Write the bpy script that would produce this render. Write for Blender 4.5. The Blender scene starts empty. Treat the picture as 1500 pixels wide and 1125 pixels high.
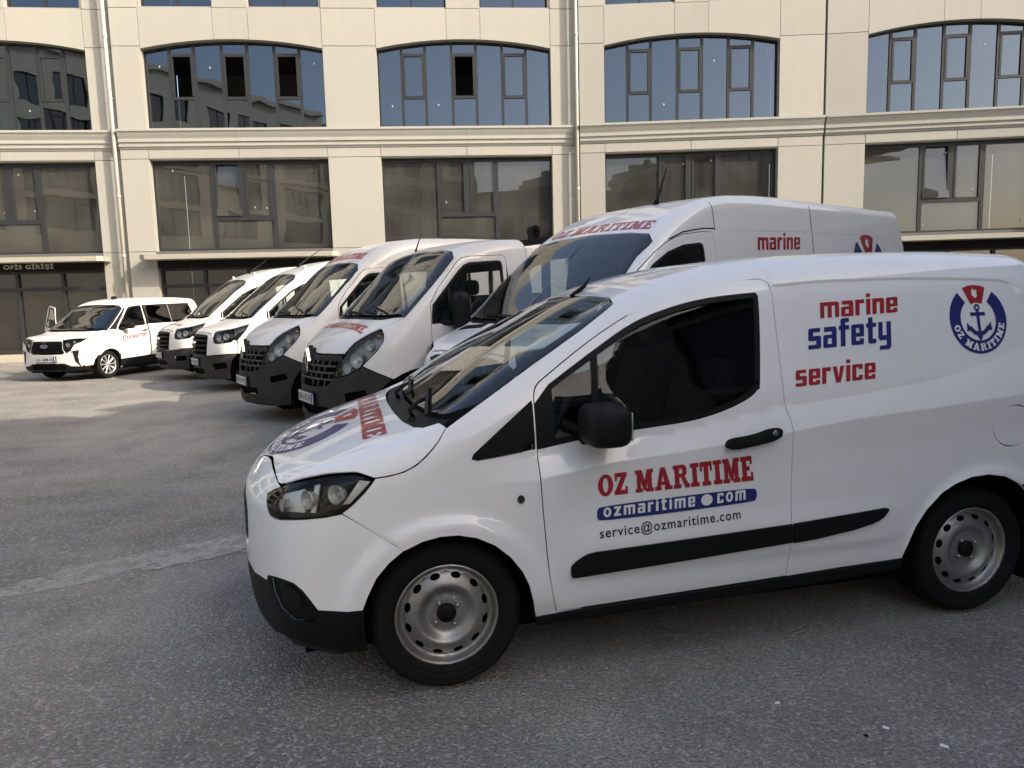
import bpy, bmesh, math, random
import numpy as np
from mathutils import Vector, Matrix
from mathutils.geometry import delaunay_2d_cdt
random.seed(7); RNG = np.random.default_rng(7)
SC = bpy.context.scene
COL = SC.collection
# ---------------------------------------------------------------- camera
F_PX, PITCH, ROLL, CAM_H = 1041., .1167, -.0254, 1.535      # focal length for a 1500 px wide frame
cam_d = bpy.data.cameras.new('camera'); cam = bpy.data.objects.new('camera', cam_d); COL.objects.link(cam)
cam_d.sensor_fit = 'HORIZONTAL'; cam_d.sensor_width = 36.; cam_d.lens = 36.*F_PX/1500
cam_d.clip_start = .05; cam_d.clip_end = 900
_f = Vector((0, math.cos(PITCH), -math.sin(PITCH))); _r = Vector((1, 0, 0)); _u = _r.cross(_f)
_r2 = _r*math.cos(ROLL) + _u*math.sin(ROLL); _u2 = -_r*math.sin(ROLL) + _u*math.cos(ROLL)
cam.matrix_world = Matrix(((_r2.x, _u2.x, -_f.x, 0), (_r2.y, _u2.y, -_f.y, 0), (_r2.z, _u2.z, -_f.z, CAM_H), (0, 0, 0, 1)))
SC.camera = cam
# ---------------------------------------------------------------- sky, sun, exposure
SUN_DIR = Vector((2.0, -1.0, 1.38)).normalized()
SUN_EL = math.asin(SUN_DIR.z); SUN_AZ = math.atan2(SUN_DIR.x, SUN_DIR.y)
world = bpy.data.worlds.new('World'); SC.world = world; world.use_nodes = True
wn = world.node_tree.nodes; wl = world.node_tree.links
sky = wn.new('ShaderNodeTexSky'); sky.sky_type = 'NISHITA'; sky.sun_disc = False
sky.sun_elevation = SUN_EL; sky.sun_rotation = SUN_AZ; sky.air_density = .8; sky.dust_density = 3.; sky.ozone_density = .4
wl.new(sky.outputs[0], wn['Background'].inputs[0]); wn['Background'].inputs[1].default_value = .15
sun_d = bpy.data.lights.new('sun', 'SUN'); sun_d.energy = 2.05; sun_d.angle = math.radians(.55); sun_d.color = (1., .97, .93)
sun = bpy.data.objects.new('sun', sun_d); COL.objects.link(sun)
sun.rotation_euler = (-SUN_DIR).to_track_quat('-Z', 'Y').to_euler(); sun.location = (30, -15, 30)
SC.view_settings.view_transform = 'Standard'; SC.view_settings.look = 'None'; SC.view_settings.gamma = 1.
SC.view_settings.use_curve_mapping = False; SC.view_settings.exposure = 1.55
SC.view_settings.use_white_balance = True; SC.view_settings.white_balance_temperature = 7550
SC.cycles.max_bounces = 8; SC.cycles.transparent_max_bounces = 16; SC.cycles.glossy_bounces = 4
SC.cycles.caustics_reflective = False; SC.cycles.caustics_refractive = False; SC.cycles.sample_clamp_indirect = 6
# ---------------------------------------------------------------- materials
MATS = {}
def nodes_of(name):
    m = bpy.data.materials.new(name); m.use_nodes = True; MATS[name] = m
    return m, m.node_tree.nodes, m.node_tree.links
def pbr(name, col, rough=.5, metal=0., coat=0., spec=.5, noise=None, bump=None, coat_rough=.03, dirt=None):
    """plain principled material; noise=(scale, amount) varies the colour, bump=(scale, distance) adds fine relief"""
    m, n, l = nodes_of(name); b = n['Principled BSDF']
    b.inputs['Base Color'].default_value = (*col, 1); b.inputs['Roughness'].default_value = rough; b.inputs['Metallic'].default_value = metal
    b.inputs['Coat Weight'].default_value = coat; b.inputs['Coat Roughness'].default_value = coat_rough; b.inputs['Specular IOR Level'].default_value = spec
    tc = n.new('ShaderNodeTexCoord')
    if noise:
        t = n.new('ShaderNodeTexNoise'); t.inputs['Scale'].default_value = noise[0]; t.inputs['Detail'].default_value = 6; t.inputs['Roughness'].default_value = .65
        l.new(tc.outputs['Object'], t.inputs['Vector'])
        mx = n.new('ShaderNodeMix'); mx.data_type = 'RGBA'
        mx.inputs[6].default_value = (*[c*(1 - noise[1]) for c in col], 1); mx.inputs[7].default_value = (*[min(1, c*(1 + noise[1]*.6)) for c in col], 1)
        l.new(t.outputs[0], mx.inputs[0]); l.new(mx.outputs[2], b.inputs['Base Color'])
    if dirt:
        # dusty film: dull light-brown haze in blotches
        t = n.new('ShaderNodeTexNoise'); t.inputs['Scale'].default_value = dirt[0]; t.inputs['Detail'].default_value = 8; t.inputs['Roughness'].default_value = .7
        l.new(tc.outputs['Object'], t.inputs['Vector'])
        r = n.new('ShaderNodeMapRange'); r.inputs[1].default_value = .42; r.inputs[2].default_value = .75; r.inputs[3].default_value = 0; r.inputs[4].default_value = dirt[1]
        l.new(t.outputs[0], r.inputs[0])
        mx = n.new('ShaderNodeMix'); mx.data_type = 'RGBA'; mx.inputs[6].default_value = (*col, 1); mx.inputs[7].default_value = (*dirt[2], 1)
        l.new(r.outputs[0], mx.inputs[0]); l.new(mx.outputs[2], b.inputs['Base Color'])
        r2 = n.new('ShaderNodeMapRange'); r2.inputs[3].default_value = rough; r2.inputs[4].default_value = min(1, rough + .35)
        l.new(r.outputs[0], r2.inputs[0]); l.new(r2.outputs[0], b.inputs['Roughness'])
    if bump:
        t = n.new('ShaderNodeTexNoise'); t.inputs['Scale'].default_value = bump[0]; t.inputs['Detail'].default_value = 4
        l.new(tc.outputs['Object'], t.inputs['Vector'])
        bp = n.new('ShaderNodeBump'); bp.inputs['Strength'].default_value = 1.; bp.inputs['Distance'].default_value = bump[1]
        l.new(t.outputs[0], bp.inputs['Height']); l.new(bp.outputs[0], b.inputs['Normal'])
    return m
def glass(name, tint, ior=1.6, rough=.0, dust=None, wobble=None, coat=(.95, .97, 1.)):
    """thin pane: tinted see-through sheet with a fresnel reflection"""
    m, n, l = nodes_of(name); n.remove(n['Principled BSDF'])
    tr = n.new('ShaderNodeBsdfTransparent'); tr.inputs[0].default_value = (*tint, 1)
    gl = n.new('ShaderNodeBsdfGlossy'); gl.inputs['Roughness'].default_value = rough; gl.inputs[0].default_value = (*coat, 1)
    fr = n.new('ShaderNodeFresnel'); fr.inputs[0].default_value = ior
    mx = n.new('ShaderNodeMixShader'); l.new(fr.outputs[0], mx.inputs[0]); l.new(tr.outputs[0], mx.inputs[1]); l.new(gl.outputs[0], mx.inputs[2])
    out = mx.outputs[0]; tc = n.new('ShaderNodeTexCoord')
    if wobble:
        t = n.new('ShaderNodeTexNoise'); t.inputs['Scale'].default_value = wobble[0]; t.inputs['Detail'].default_value = 1
        l.new(tc.outputs['Object'], t.inputs['Vector'])
        bp = n.new('ShaderNodeBump'); bp.inputs['Distance'].default_value = wobble[1]; l.new(t.outputs[0], bp.inputs['Height']); l.new(bp.outputs[0], gl.inputs['Normal'])
    if dust:
        df = n.new('ShaderNodeBsdfDiffuse'); df.inputs[0].default_value = (*dust[2], 1)
        t = n.new('ShaderNodeTexNoise'); t.inputs['Scale'].default_value = dust[0]; t.inputs['Detail'].default_value = 5
        l.new(tc.outputs['Object'], t.inputs['Vector'])
        r = n.new('ShaderNodeMapRange'); r.inputs[1].default_value = .35; r.inputs[2].default_value = .75; r.inputs[3].default_value = dust[1]*.35; r.inputs[4].default_value = dust[1]
        l.new(t.outputs[0], r.inputs[0])
        m2 = n.new('ShaderNodeMixShader'); l.new(r.outputs[0], m2.inputs[0]); l.new(out, m2.inputs[1]); l.new(df.outputs[0], m2.inputs[2]); out = m2.outputs[0]
    l.new(out, n['Material Output'].inputs[0])
    return m
WHITE = (.80, .81, .815)
pbr('white_paint', WHITE, .5, coat=1., spec=.2, coat_rough=.012, dirt=(2.6, .16, (.58, .565, .53)))
pbr('dusty_white_paint', (.70, .70, .685), .4, coat=.7, coat_rough=.08, dirt=(2.2, .5, (.55, .52, .46)))
pbr('black_plastic', (.007, .0073, .008), .55, spec=.16, bump=(900, .0004))
pbr('grey_plastic', (.022, .022, .0215), .65, spec=.25, bump=(700, .0004), dirt=(3., .35, (.085, .078, .066)))
pbr('gloss_black', (.008, .008, .009), .12)
pbr('rubber', (.009, .009, .009), .8, spec=.18, noise=(14, .35), bump=(260, .0008))
pbr('rubber_dusty', (.035, .034, .032), .85, noise=(9, .45), bump=(260, .0008))
pbr('steel_wheel', (.36, .355, .345), .36, metal=.8, dirt=(7., .6, (.13, .125, .115)))
pbr('alloy_wheel', (.62, .63, .64), .3, metal=.8)
pbr('dark_void', (.004, .004, .004), .95, spec=.05)
pbr('liner_dark', (.012, .012, .013), .9, spec=.1)
pbr('interior_fabric', (.025, .026, .029), .95, spec=.1, noise=(30, .4))
pbr('interior_plastic', (.025, .025, .027), .6)
pbr('chrome', (.55, .55, .54), .2, metal=1.)
pbr('lamp_reflector', (.72, .72, .70), .3, metal=.35, bump=(45, .006))
pbr('lamp_silver', (.66, .66, .63), .35, metal=.25, bump=(40, .006))
pbr('lamp_grey', (.30, .30, .29), .25, metal=.6, bump=(40, .008))
pbr('dusty_grey', (.085, .083, .077), .8, spec=.2)
pbr('amber_lens', (.6, .22, .03), .2)
pbr('red_vinyl', (.36, .012, .022), .35, coat=.5)
pbr('blue_vinyl', (.012, .018, .15), .35, coat=.5)
pbr('black_vinyl', (.012, .012, .016), .4)
pbr('white_vinyl', (.78, .78, .78), .35, coat=.4)
pbr('plate_white', (.62, .62, .60), .45, dirt=(9., .4, (.35, .33, .28)))
pbr('plate_blue', (.02, .05, .3), .45)
pbr('paper_white', (.8, .8, .78), .8)
glass('car_glass', (.66, .73, .70), 1.8)
glass('car_glass_dusty', (.66, .70, .66), 1.78, dust=(3.5, .05, (.5, .47, .40)))
glass('side_glass', (.62, .66, .64), 1.38)
glass('privacy_glass', (.05, .055, .06), 1.5)
glass('lamp_glass', (.90, .91, .89), 1.32)
# ---------------------------------------------------------------- mesh helpers
def link(o, parent=None):
    COL.objects.link(o)
    if parent is not None: o.parent = parent
    return o
def mk(name, V, Fc, mat, parent=None, N=None, smooth=True, kind=None):
    me = bpy.data.meshes.new(name)
    V = np.asarray(V, float)
    me.from_pydata(V.tolist(), [], [tuple(int(i) for i in f) for f in Fc])
    me.materials.append(MATS[mat])
    if smooth: me.polygons.foreach_set('use_smooth', [True]*len(me.polygons))
    if N is not None: me.normals_split_custom_set_from_vertices(np.asarray(N, float).tolist())
    me.update()
    o = bpy.data.objects.new(name, me)
    if kind: o['kind'] = kind
    return link(o, parent)
def empty(name, loc=(0, 0, 0), rz=0., label=None, cat=None, group=None):
    o = bpy.data.objects.new(name, None); o.empty_display_size = .3; o.location = loc; o.rotation_euler = (0, 0, rz); link(o)
    tag(o, label, cat, group); return o
def tag(o, label=None, cat=None, group=None, kind=None):
    if label: o['label'] = label
    if cat: o['category'] = cat
    if group: o['group'] = group
    if kind: o['kind'] = kind
    return o
class MB:
    """collects simple solids into one mesh"""
    def __init__(s): s.V = []; s.F = []
    def add(s, V, F):
        k = len(s.V); s.V += [tuple(v) for v in V]; s.F += [tuple(i + k for i in f) for f in F]; return s
    def box(s, x0, x1, y0, y1, z0, z1):
        V = [(x, y, z) for x in (x0, x1) for y in (y0, y1) for z in (z0, z1)]
        return s.add(V, [(0, 1, 3, 2), (4, 6, 7, 5), (0, 4, 5, 1), (2, 3, 7, 6), (0, 2, 6, 4), (1, 5, 7, 3)])
    def bbox(s, x0, x1, y0, y1, z0, z1, b):
        """box with chamfered edges"""
        bm = bmesh.new(); bmesh.ops.create_cube(bm, size=1.)
        for v in bm.verts:
            v.co = Vector(((x0 + x1)/2 + v.co.x*(x1 - x0), (y0 + y1)/2 + v.co.y*(y1 - y0), (z0 + z1)/2 + v.co.z*(z1 - z0)))
        bmesh.ops.bevel(bm, geom=bm.edges[:], offset=b, segments=2, affect='EDGES', profile=.6)
        bm.verts.index_update()
        s.add([v.co[:] for v in bm.verts], [[v.index for v in f.verts] for f in bm.faces]); bm.free(); return s
    def tube(s, pts, r, n=8, cap=True):
        pts = [Vector(p) for p in pts]; rs = r if isinstance(r, (list, tuple)) else [r]*len(pts)
        V = []; F = []; up = Vector((.13, .31, .94))
        for i, p in enumerate(pts):
            d = (pts[min(i + 1, len(pts) - 1)] - pts[max(i - 1, 0)]).normalized()
            a = d.cross(up).normalized(); b = d.cross(a)
            for k in range(n):
                t = 2*math.pi*k/n; V.append(p + (a*math.cos(t) + b*math.sin(t))*rs[i])
        for i in range(len(pts) - 1):
            for k in range(n):
                F.append((i*n + k, i*n + (k + 1) % n, (i + 1)*n + (k + 1) % n, (i + 1)*n + k))
        if cap: F += [tuple(range(n))[::-1], tuple((len(pts) - 1)*n + k for k in range(n))]
        return s.add(V, F)
    def lathe(s, prof, n=32, axis='y', c=(0, 0, 0), closed=False):
        """prof: (radius, position along the axis)"""
        V = []; F = []; m = len(prof)
        for i in range(n):
            t = 2*math.pi*i/n; ct, st = math.cos(t), math.sin(t)
            for r, a in prof:
                v = {'y': (r*ct, a, r*st), 'x': (a, r*ct, r*st), 'z': (r*ct, r*st, a)}[axis]
                V.append((v[0] + c[0], v[1] + c[1], v[2] + c[2]))
        for i in range(n):
            j = (i + 1) % n
            for k in range(m - 1): F.append((i*m + k, j*m + k, j*m + k + 1, i*m + k + 1))
        return s.add(V, F)
    def ellipsoid(s, c, r, n=14, m=9, p=1.):
        V = []; F = []
        sg = lambda v: math.copysign(abs(v)**p, v)
        for j in range(m + 1):
            ph = -math.pi/2 + math.pi*j/m
            for i in range(n):
                t = 2*math.pi*i/n
                V.append((c[0] + r[0]*sg(math.cos(ph))*sg(math.cos(t)), c[1] + r[1]*sg(math.cos(ph))*sg(math.sin(t)), c[2] + r[2]*sg(math.sin(ph))))
        for j in range(m):
            for i in range(n): F.append((j*n + i, j*n + (i + 1) % n, (j + 1)*n + (i + 1) % n, (j + 1)*n + i))
        return s.add(V, F)
    def prism(s, poly, y0, y1, plane='xz'):
        n = len(poly)
        f = {'xz': lambda a, b, y: (a, y, b), 'xy': lambda a, b, y: (a, b, y), 'yz': lambda a, b, y: (y, a, b)}[plane]
        V = [f(a, b, y0) for a, b in poly] + [f(a, b, y1) for a, b in poly]
        return s.add(V, [tuple(range(n)), tuple(range(2*n - 1, n - 1, -1))] + [(i, i + n, (i + 1) % n + n, (i + 1) % n) for i in range(n)])
    def build(s, name, mat, parent=None, smooth=False, kind=None):
        return mk(name, s.V, s.F, mat, parent, smooth=smooth, kind=kind)
def box(name, x0, x1, y0, y1, z0, z1, mat, parent=None, b=0.):
    m = MB()
    return (m.bbox(x0, x1, y0, y1, z0, z1, b) if b else m.box(x0, x1, y0, y1, z0, z1)).build(name, mat, parent)
def copy_tree(o, parent=None, top=True):
    c = o.copy(); COL.objects.link(c); c.parent = parent
    for ch in list(o.children): copy_tree(ch, c, False)
    return c
# ---------------------------------------------------------------- flat polygons
def inside(P, poly):
    P = np.asarray(P, float); poly = np.asarray(poly, float)
    x, y = P[:, 0], P[:, 1]; r = np.zeros(len(P), bool)
    for (x0, y0), (x1, y1) in zip(poly, np.roll(poly, -1, 0)):
        if y0 == y1: continue
        c = ((y0 > y) != (y1 > y)) & (x < (x1 - x0)*(y - y0)/(y1 - y0) + x0)
        r ^= c
    return r
def area(p):
    p = np.asarray(p); q = np.roll(p, -1, 0); return .5*np.sum(p[:, 0]*q[:, 1] - q[:, 0]*p[:, 1])
def resample(p, step, closed=True):
    p = np.asarray(p, float); out = []
    n = len(p)
    for i in range(n if closed else n - 1):
        a, b = p[i], p[(i + 1) % n]; k = max(1, int(math.ceil(np.linalg.norm(b - a)/step)))
        out += [a + (b - a)*t/k for t in range(k)]
    if not closed: out.append(p[-1])
    return np.array(out)
def chaikin(p, n=2, closed=True):
    p = np.asarray(p, float)
    for _ in range(n):
        q = np.roll(p, -1, 0)
        if closed: p = np.stack([.75*p + .25*q, .25*p + .75*q], 1).reshape(-1, 2)
        else:
            a, b = p[:-1], p[1:]; m = np.stack([.75*a + .25*b, .25*a + .75*b], 1).reshape(-1, 2); p = np.vstack([p[:1], m[1:-1], p[-1:]])
    return p
def spline(p, n=6, closed=False):
    """Catmull-Rom through the points"""
    p = np.asarray(p, float); N = len(p); out = []
    g = (lambda i: p[i % N]) if closed else (lambda i: p[min(max(i, 0), N - 1)])
    for i in range(N if closed else N - 1):
        a, b, c, d = g(i - 1), g(i), g(i + 1), g(i + 2)
        for k in range(n):
            t = k/n; out.append(.5*((2*b) + (c - a)*t + (2*a - 5*b + 4*c - d)*t*t + (3*b - a - 3*c + d)*t**3))
    if not closed: out.append(p[-1])
    return np.array(out)
def inset(p, d):
    p = np.asarray(p, float)
    if area(p) < 0: p = p[::-1]
    a = p - np.roll(p, 1, 0); b = np.roll(p, -1, 0) - p
    a /= np.maximum(np.linalg.norm(a, axis=1, keepdims=True), 1e-9); b /= np.maximum(np.linalg.norm(b, axis=1, keepdims=True), 1e-9)
    na = np.stack([-a[:, 1], a[:, 0]], 1); nb = np.stack([-b[:, 1], b[:, 0]], 1)
    m = na + nb; L = np.linalg.norm(m, axis=1, keepdims=True); m = m/np.maximum(L, 1e-6)
    c = np.maximum((m*na).sum(1, keepdims=True), .5)
    return p + m*d/c
def mesh2d(outers, holes=(), res=None, lines=()):
    """triangulate the union of outers minus holes; grid points of spacing res inside"""
    V = []; E = []
    for p in list(outers) + list(holes):
        k = len(V); V += [tuple(q) for q in p]; n = len(p); E += [(k + i, k + (i + 1) % n) for i in range(n)]
    A = np.array(V); LN = [resample(np.array(q, float), (res or .03)*.8, False) for q in lines]
    for q in LN:
        k = len(V); V += [tuple(w) for w in q]; E += [(k + i, k + i + 1) for i in range(len(q) - 1)]
    if res:
        lo, hi = A.min(0), A.max(0)
        gx = np.arange(lo[0] + res*.5, hi[0], res); gy = np.arange(lo[1] + res*.5, hi[1], res*.87)
        G = np.array([(x + (res/2 if j % 2 else 0), y) for j, y in enumerate(gy) for x in gx])
        if len(G):
            ok = np.zeros(len(G), bool)
            for p in outers: ok |= inside(G, p)
            for p in holes: ok &= ~inside(G, p)
            G = G[ok]
        if len(G):
            B = np.vstack([resample(p, res*.5) for p in list(outers) + list(holes)] + LN)
            keep = np.ones(len(G), bool)
            for i in range(0, len(G), 400):
                d = ((G[i:i+400, None] - B[None])**2).sum(2).min(1); keep[i:i+400] = d > (res*.42)**2
            V += [tuple(q) for q in G[keep]]
    vo, eo, fo, *_ = delaunay_2d_cdt([Vector(v) for v in V], E, [], 0, 1e-7)
    P = np.array([(v.x, v.y) for v in vo]); T = np.array([f for f in fo if len(f) == 3])
    c = P[T].mean(1); ok = np.zeros(len(T), bool)
    for p in outers: ok |= inside(c, p)
    for p in holes: ok &= ~inside(c, p)
    T = T[ok]
    a = P[T]; s = (a[:, 1, 0] - a[:, 0, 0])*(a[:, 2, 1] - a[:, 0, 1]) - (a[:, 1, 1] - a[:, 0, 1])*(a[:, 2, 0] - a[:, 0, 0])
    T = T[np.abs(s) > 1e-12]; s = s[np.abs(s) > 1e-12]
    T[s < 0] = T[s < 0][:, ::-1]
    used = np.unique(T); mp = -np.ones(len(P), int); mp[used] = np.arange(len(used))
    return P[used], mp[T]
# ---------------------------------------------------------------- vehicle body surfaces
def pchip(xs, ys):
    xs = np.array(xs, float); ys = np.array(ys, float)
    o = np.argsort(xs); xs = xs[o]; ys = ys[o]
    h = np.diff(xs); d = np.diff(ys) / h
    m = np.zeros(len(xs)); m[0] = d[0]; m[-1] = d[-1]
    for i in range(1, len(xs) - 1):
        if d[i-1] * d[i] > 0:
            w1 = 2*h[i] + h[i-1]; w2 = h[i] + 2*h[i-1]
            m[i] = (w1 + w2) / (w1/d[i-1] + w2/d[i])
    def f(x):
        x = np.clip(x, xs[0], xs[-1])
        i = np.clip(np.searchsorted(xs, x) - 1, 0, len(xs) - 2)
        t = (x - xs[i]) / h[i]
        return ((1 + 2*t)*(1 - t)**2*ys[i] + t*(1 - t)**2*h[i]*m[i] + t*t*(3 - 2*t)*ys[i+1] + t*t*(t - 1)*h[i]*m[i+1])
    return f

def smax(a, b, k):
    h = np.clip(.5 + .5*(a - b)/k, 0, 1)
    return b*(1 - h) + a*h + k*h*(1 - h)

def sstep(x, a, b):
    t = np.clip((x - a)/(b - a), 0, 1)
    return t*t*(3 - 2*t)

class Body:
    """closed smooth body: top profile, side profile, nose and tail, blended"""
    def __init__(s, Zc, crown, Wz, Xf, kf, Xr, kr, hw, xc, xr, kt=.2, kn=.16, kh=.12, side=None, taper=(0., .2, 1.), nose=None, R=.85):
        s.R = R
        s.Zc = pchip(*zip(*Zc)); s.Wz = pchip(*zip(*Wz)); s.Xf = pchip(*zip(*Xf)); s.Xr = pchip(*zip(*Xr))
        s.crown = pchip(*zip(*crown)); s.kf = kf; s.kr = kr; s.hw = hw; s.xc = xc; s.xr = xr
        s.kt = pchip(*zip(*kt)) if isinstance(kt, (list, tuple)) else (lambda x: kt); s.kn = kn; s.kh = kh; s.side = side; s.taper = taper; s.nose = nose
    def F(s, P):
        x = P[:, 0]; y = np.abs(P[:, 1]); z = P[:, 2]
        q = y/s.hw
        zt = s.Zc(x) - s.crown(x)*(.7*q*q + .3*q**4)
        g = (s.Zc(x + .02) - s.Zc(x - .02))/.04
        a = (z - zt)/np.sqrt(1 + g*g)
        w = s.Wz(z) - s.taper[0]*sstep(x, s.taper[1], s.taper[2])
        if s.side: w = w + s.side(x, z)
        b = y - w
        gx = (s.Xf(z + .02) - s.Xf(z - .02))/.04
        xf = s.Xf(z) - s.kf*(.75*q**2 + .25*q**4)
        if s.nose: xf = xf + s.nose(y, z)
        c = (x - xf)/np.sqrt(1 + np.minimum(gx*gx, 4))
        d = s.Xr(z) + s.kr*q**4 - x
        return smax(smax(smax(a, c, s.kh), b, s.kt(x)), d, s.kn) if s.kn == 0 else smax(smax(smax(a, c, s.kh), d, .12), b, s.kt(x))
    def root(s, O, D, t0, t1, n=40):
        """outermost surface point of rays O+tD, looking from t1 inwards"""
        N = len(O); ts = np.linspace(t1, t0, n)
        hi = np.full(N, t1); lo = np.full(N, t0); found = np.zeros(N, bool); prev = np.full(N, t1)
        for t in ts:
            m = ~found
            if not m.any(): break
            f = s.F(O[m] + D[m]*t)
            idx = np.where(m)[0]
            ins = idx[f < 0]
            lo[ins] = t; hi[ins] = prev[ins]; found[ins] = True
            prev[idx[f >= 0]] = t
        for _ in range(19):
            mid = (lo + hi)/2
            f = s.F(O + D*mid[:, None])
            lo = np.where(f < 0, mid, lo); hi = np.where(f < 0, hi, mid)
        return O + D*((lo + hi)/2)[:, None]
    def belt_dir(s, S):
        L = s.xc - s.xr
        ph = np.where(S < 0, -S/s.R, np.where(S > L, -(S - L)/s.R, 0))
        ox = np.where(S < 0, s.xc, np.where(S > L, s.xr, s.xc - S))
        return ox, np.sin(ph), np.cos(ph)
    def belt(s, U):
        U = np.asarray(U, float); ox, dx, dy = s.belt_dir(U[:, 0])
        O = np.stack([ox, 0*ox, U[:, 1]], 1); D = np.stack([dx, dy, 0*dx], 1)
        return s.root(O, D, .05, 2.6)
    def top(s, U):
        U = np.asarray(U, float)
        O = np.stack([U[:, 0], U[:, 1], 0*U[:, 0]], 1); D = np.tile([0., 0., 1.], (len(U), 1))
        return s.root(O, D, .1, 3.2, 52)
    def to_belt(s, P):
        P = np.asarray(P, float); x, y = P[:, 0], np.abs(P[:, 1])
        S = np.where(x > s.xc, -s.R*np.arctan2(x - s.xc, y), np.where(x < s.xr, s.xc - s.xr + s.R*np.arctan2(s.xr - x, y), s.xc - x))
        return np.stack([S, P[:, 2]], 1)
    def normal(s, P):
        e = 2e-3; G = []
        for k in range(3):
            d = np.zeros(3); d[k] = e
            G.append(s.F(P + d) - s.F(P - d))
        G = np.stack(G, 1); return G/np.maximum(np.linalg.norm(G, axis=1, keepdims=True), 1e-9)
    def seam(s, S, z0, z1, ratio=1.):
        """height on the belt where the surface turns from side to roof"""
        S = np.asarray(S, float); lo = np.full(len(S), z0); hi = np.full(len(S), z1)
        ox, dx, dy = s.belt_dir(S)
        for _ in range(15):
            mid = (lo + hi)/2; P = s.belt(np.stack([S, mid], 1)); n = s.normal(P)
            out = n[:, 0]*dx + n[:, 1]*dy
            up = (n[:, 2] > ratio*out) | (s.F(np.stack([ox, 0*ox, mid], 1)) > -.05)
            hi = np.where(up, mid, hi); lo = np.where(up, lo, mid)
        return lo
_creL = pchip([.9, .2, -.34, -.63, -1.03, -1.47, -1.8, -2.18, -2.67, -3.3], [.80, .82, .844, .886, .916, .96, .996, 1.02, 1.053, 1.09])
_creU = pchip([.9, .2, -.34, -.9, -1.45, -1.73, -2.0, -2.3, -2.5, -2.73, -3.3], [.88, .90, .93, .985, 1.061, 1.084, 1.112, 1.15, 1.197, 1.262, 1.42])
_stamp = pchip([-1.3, -1.5, -1.74, -2.12, -2.62, -2.72, -2.76, -2.79, -2.82], [1.556, 1.564, 1.578, 1.583, 1.569, 1.559, 1.528, 1.44, 1.2])
def main_side(x, z):
    # shoulder band between two creases, scalloped door, roof rail step, wheel-arch flares
    zl = _creL(x); zu = _creU(x); on = sstep(-x, .1, .5)
    w = on*(-.026*np.clip((z - zl)/(zu - zl), 0, 1) + .009*np.clip((z - zl + .14)/.14, 0, 1)*(z < zl) + .009*(z >= zl)*np.clip(1 - (z - zl)/(zu - zl), 0, 1))
    w = w + .013*(1 - sstep(z, .54, .66))*sstep(z, .40, .46)*sstep(-x, .40, .6)*(1 - sstep(-x, 1.85, 2.15))
    for cx in (0., -2.489):
        r = np.hypot(x - cx, z - .305)
        w = w + .022*(1 - sstep(r, .385, .45))*sstep(z, .2, .4)
    st = _stamp(x)
    w = w + .009*np.clip((z - st)/.012, 0, 1)*sstep(-x, 1.46, 1.50)
    return w
MAIN = dict(
    Zc=[(.95, .70), (.84, .80), (.75, .855), (.67, .895), (.51, .955), (.31, 1.02), (.14, 1.068), (.06, 1.10), (-.15, 1.225), (-.36, 1.345), (-.59, 1.457), (-.80, 1.550), (-1.0, 1.622), (-1.3, 1.690), (-1.7, 1.725), (-2.4, 1.737), (-3.0, 1.715), (-3.4, 1.66)],
    crown=[(.9, .05), (.3, .06), (0, .05), (-.8, .05), (-1.5, .05), (-3.3, .05)],
    Wz=[(.15, .80), (.25, .835), (.35, .862), (.5, .872), (.7, .880), (.9, .880), (1.0, .880), (1.1, .870), (1.25, .832), (1.4, .787), (1.55, .735), (1.7, .67), (1.8, .62)],
    Xf=[(.1, .73), (.2, .785), (.3, .815), (.45, .828), (.6, .828), (.75, .825), (.85, .80), (.95, .75), (1.1, .6), (1.8, -.2)],
    kf=.305, Xr=[(.2, -3.28), (.5, -3.33), (.9, -3.33), (1.2, -3.27), (1.6, -3.10), (1.8, -2.98)], kr=.16, hw=.88, xc=.2, xr=-2.9,
    kt=[(.9, .12), (.3, .13), (0, .14), (-.5, .16), (-1.2, .20), (-3.2, .2)], kh=.10, side=main_side, taper=(.035, -.1, .8))

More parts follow.
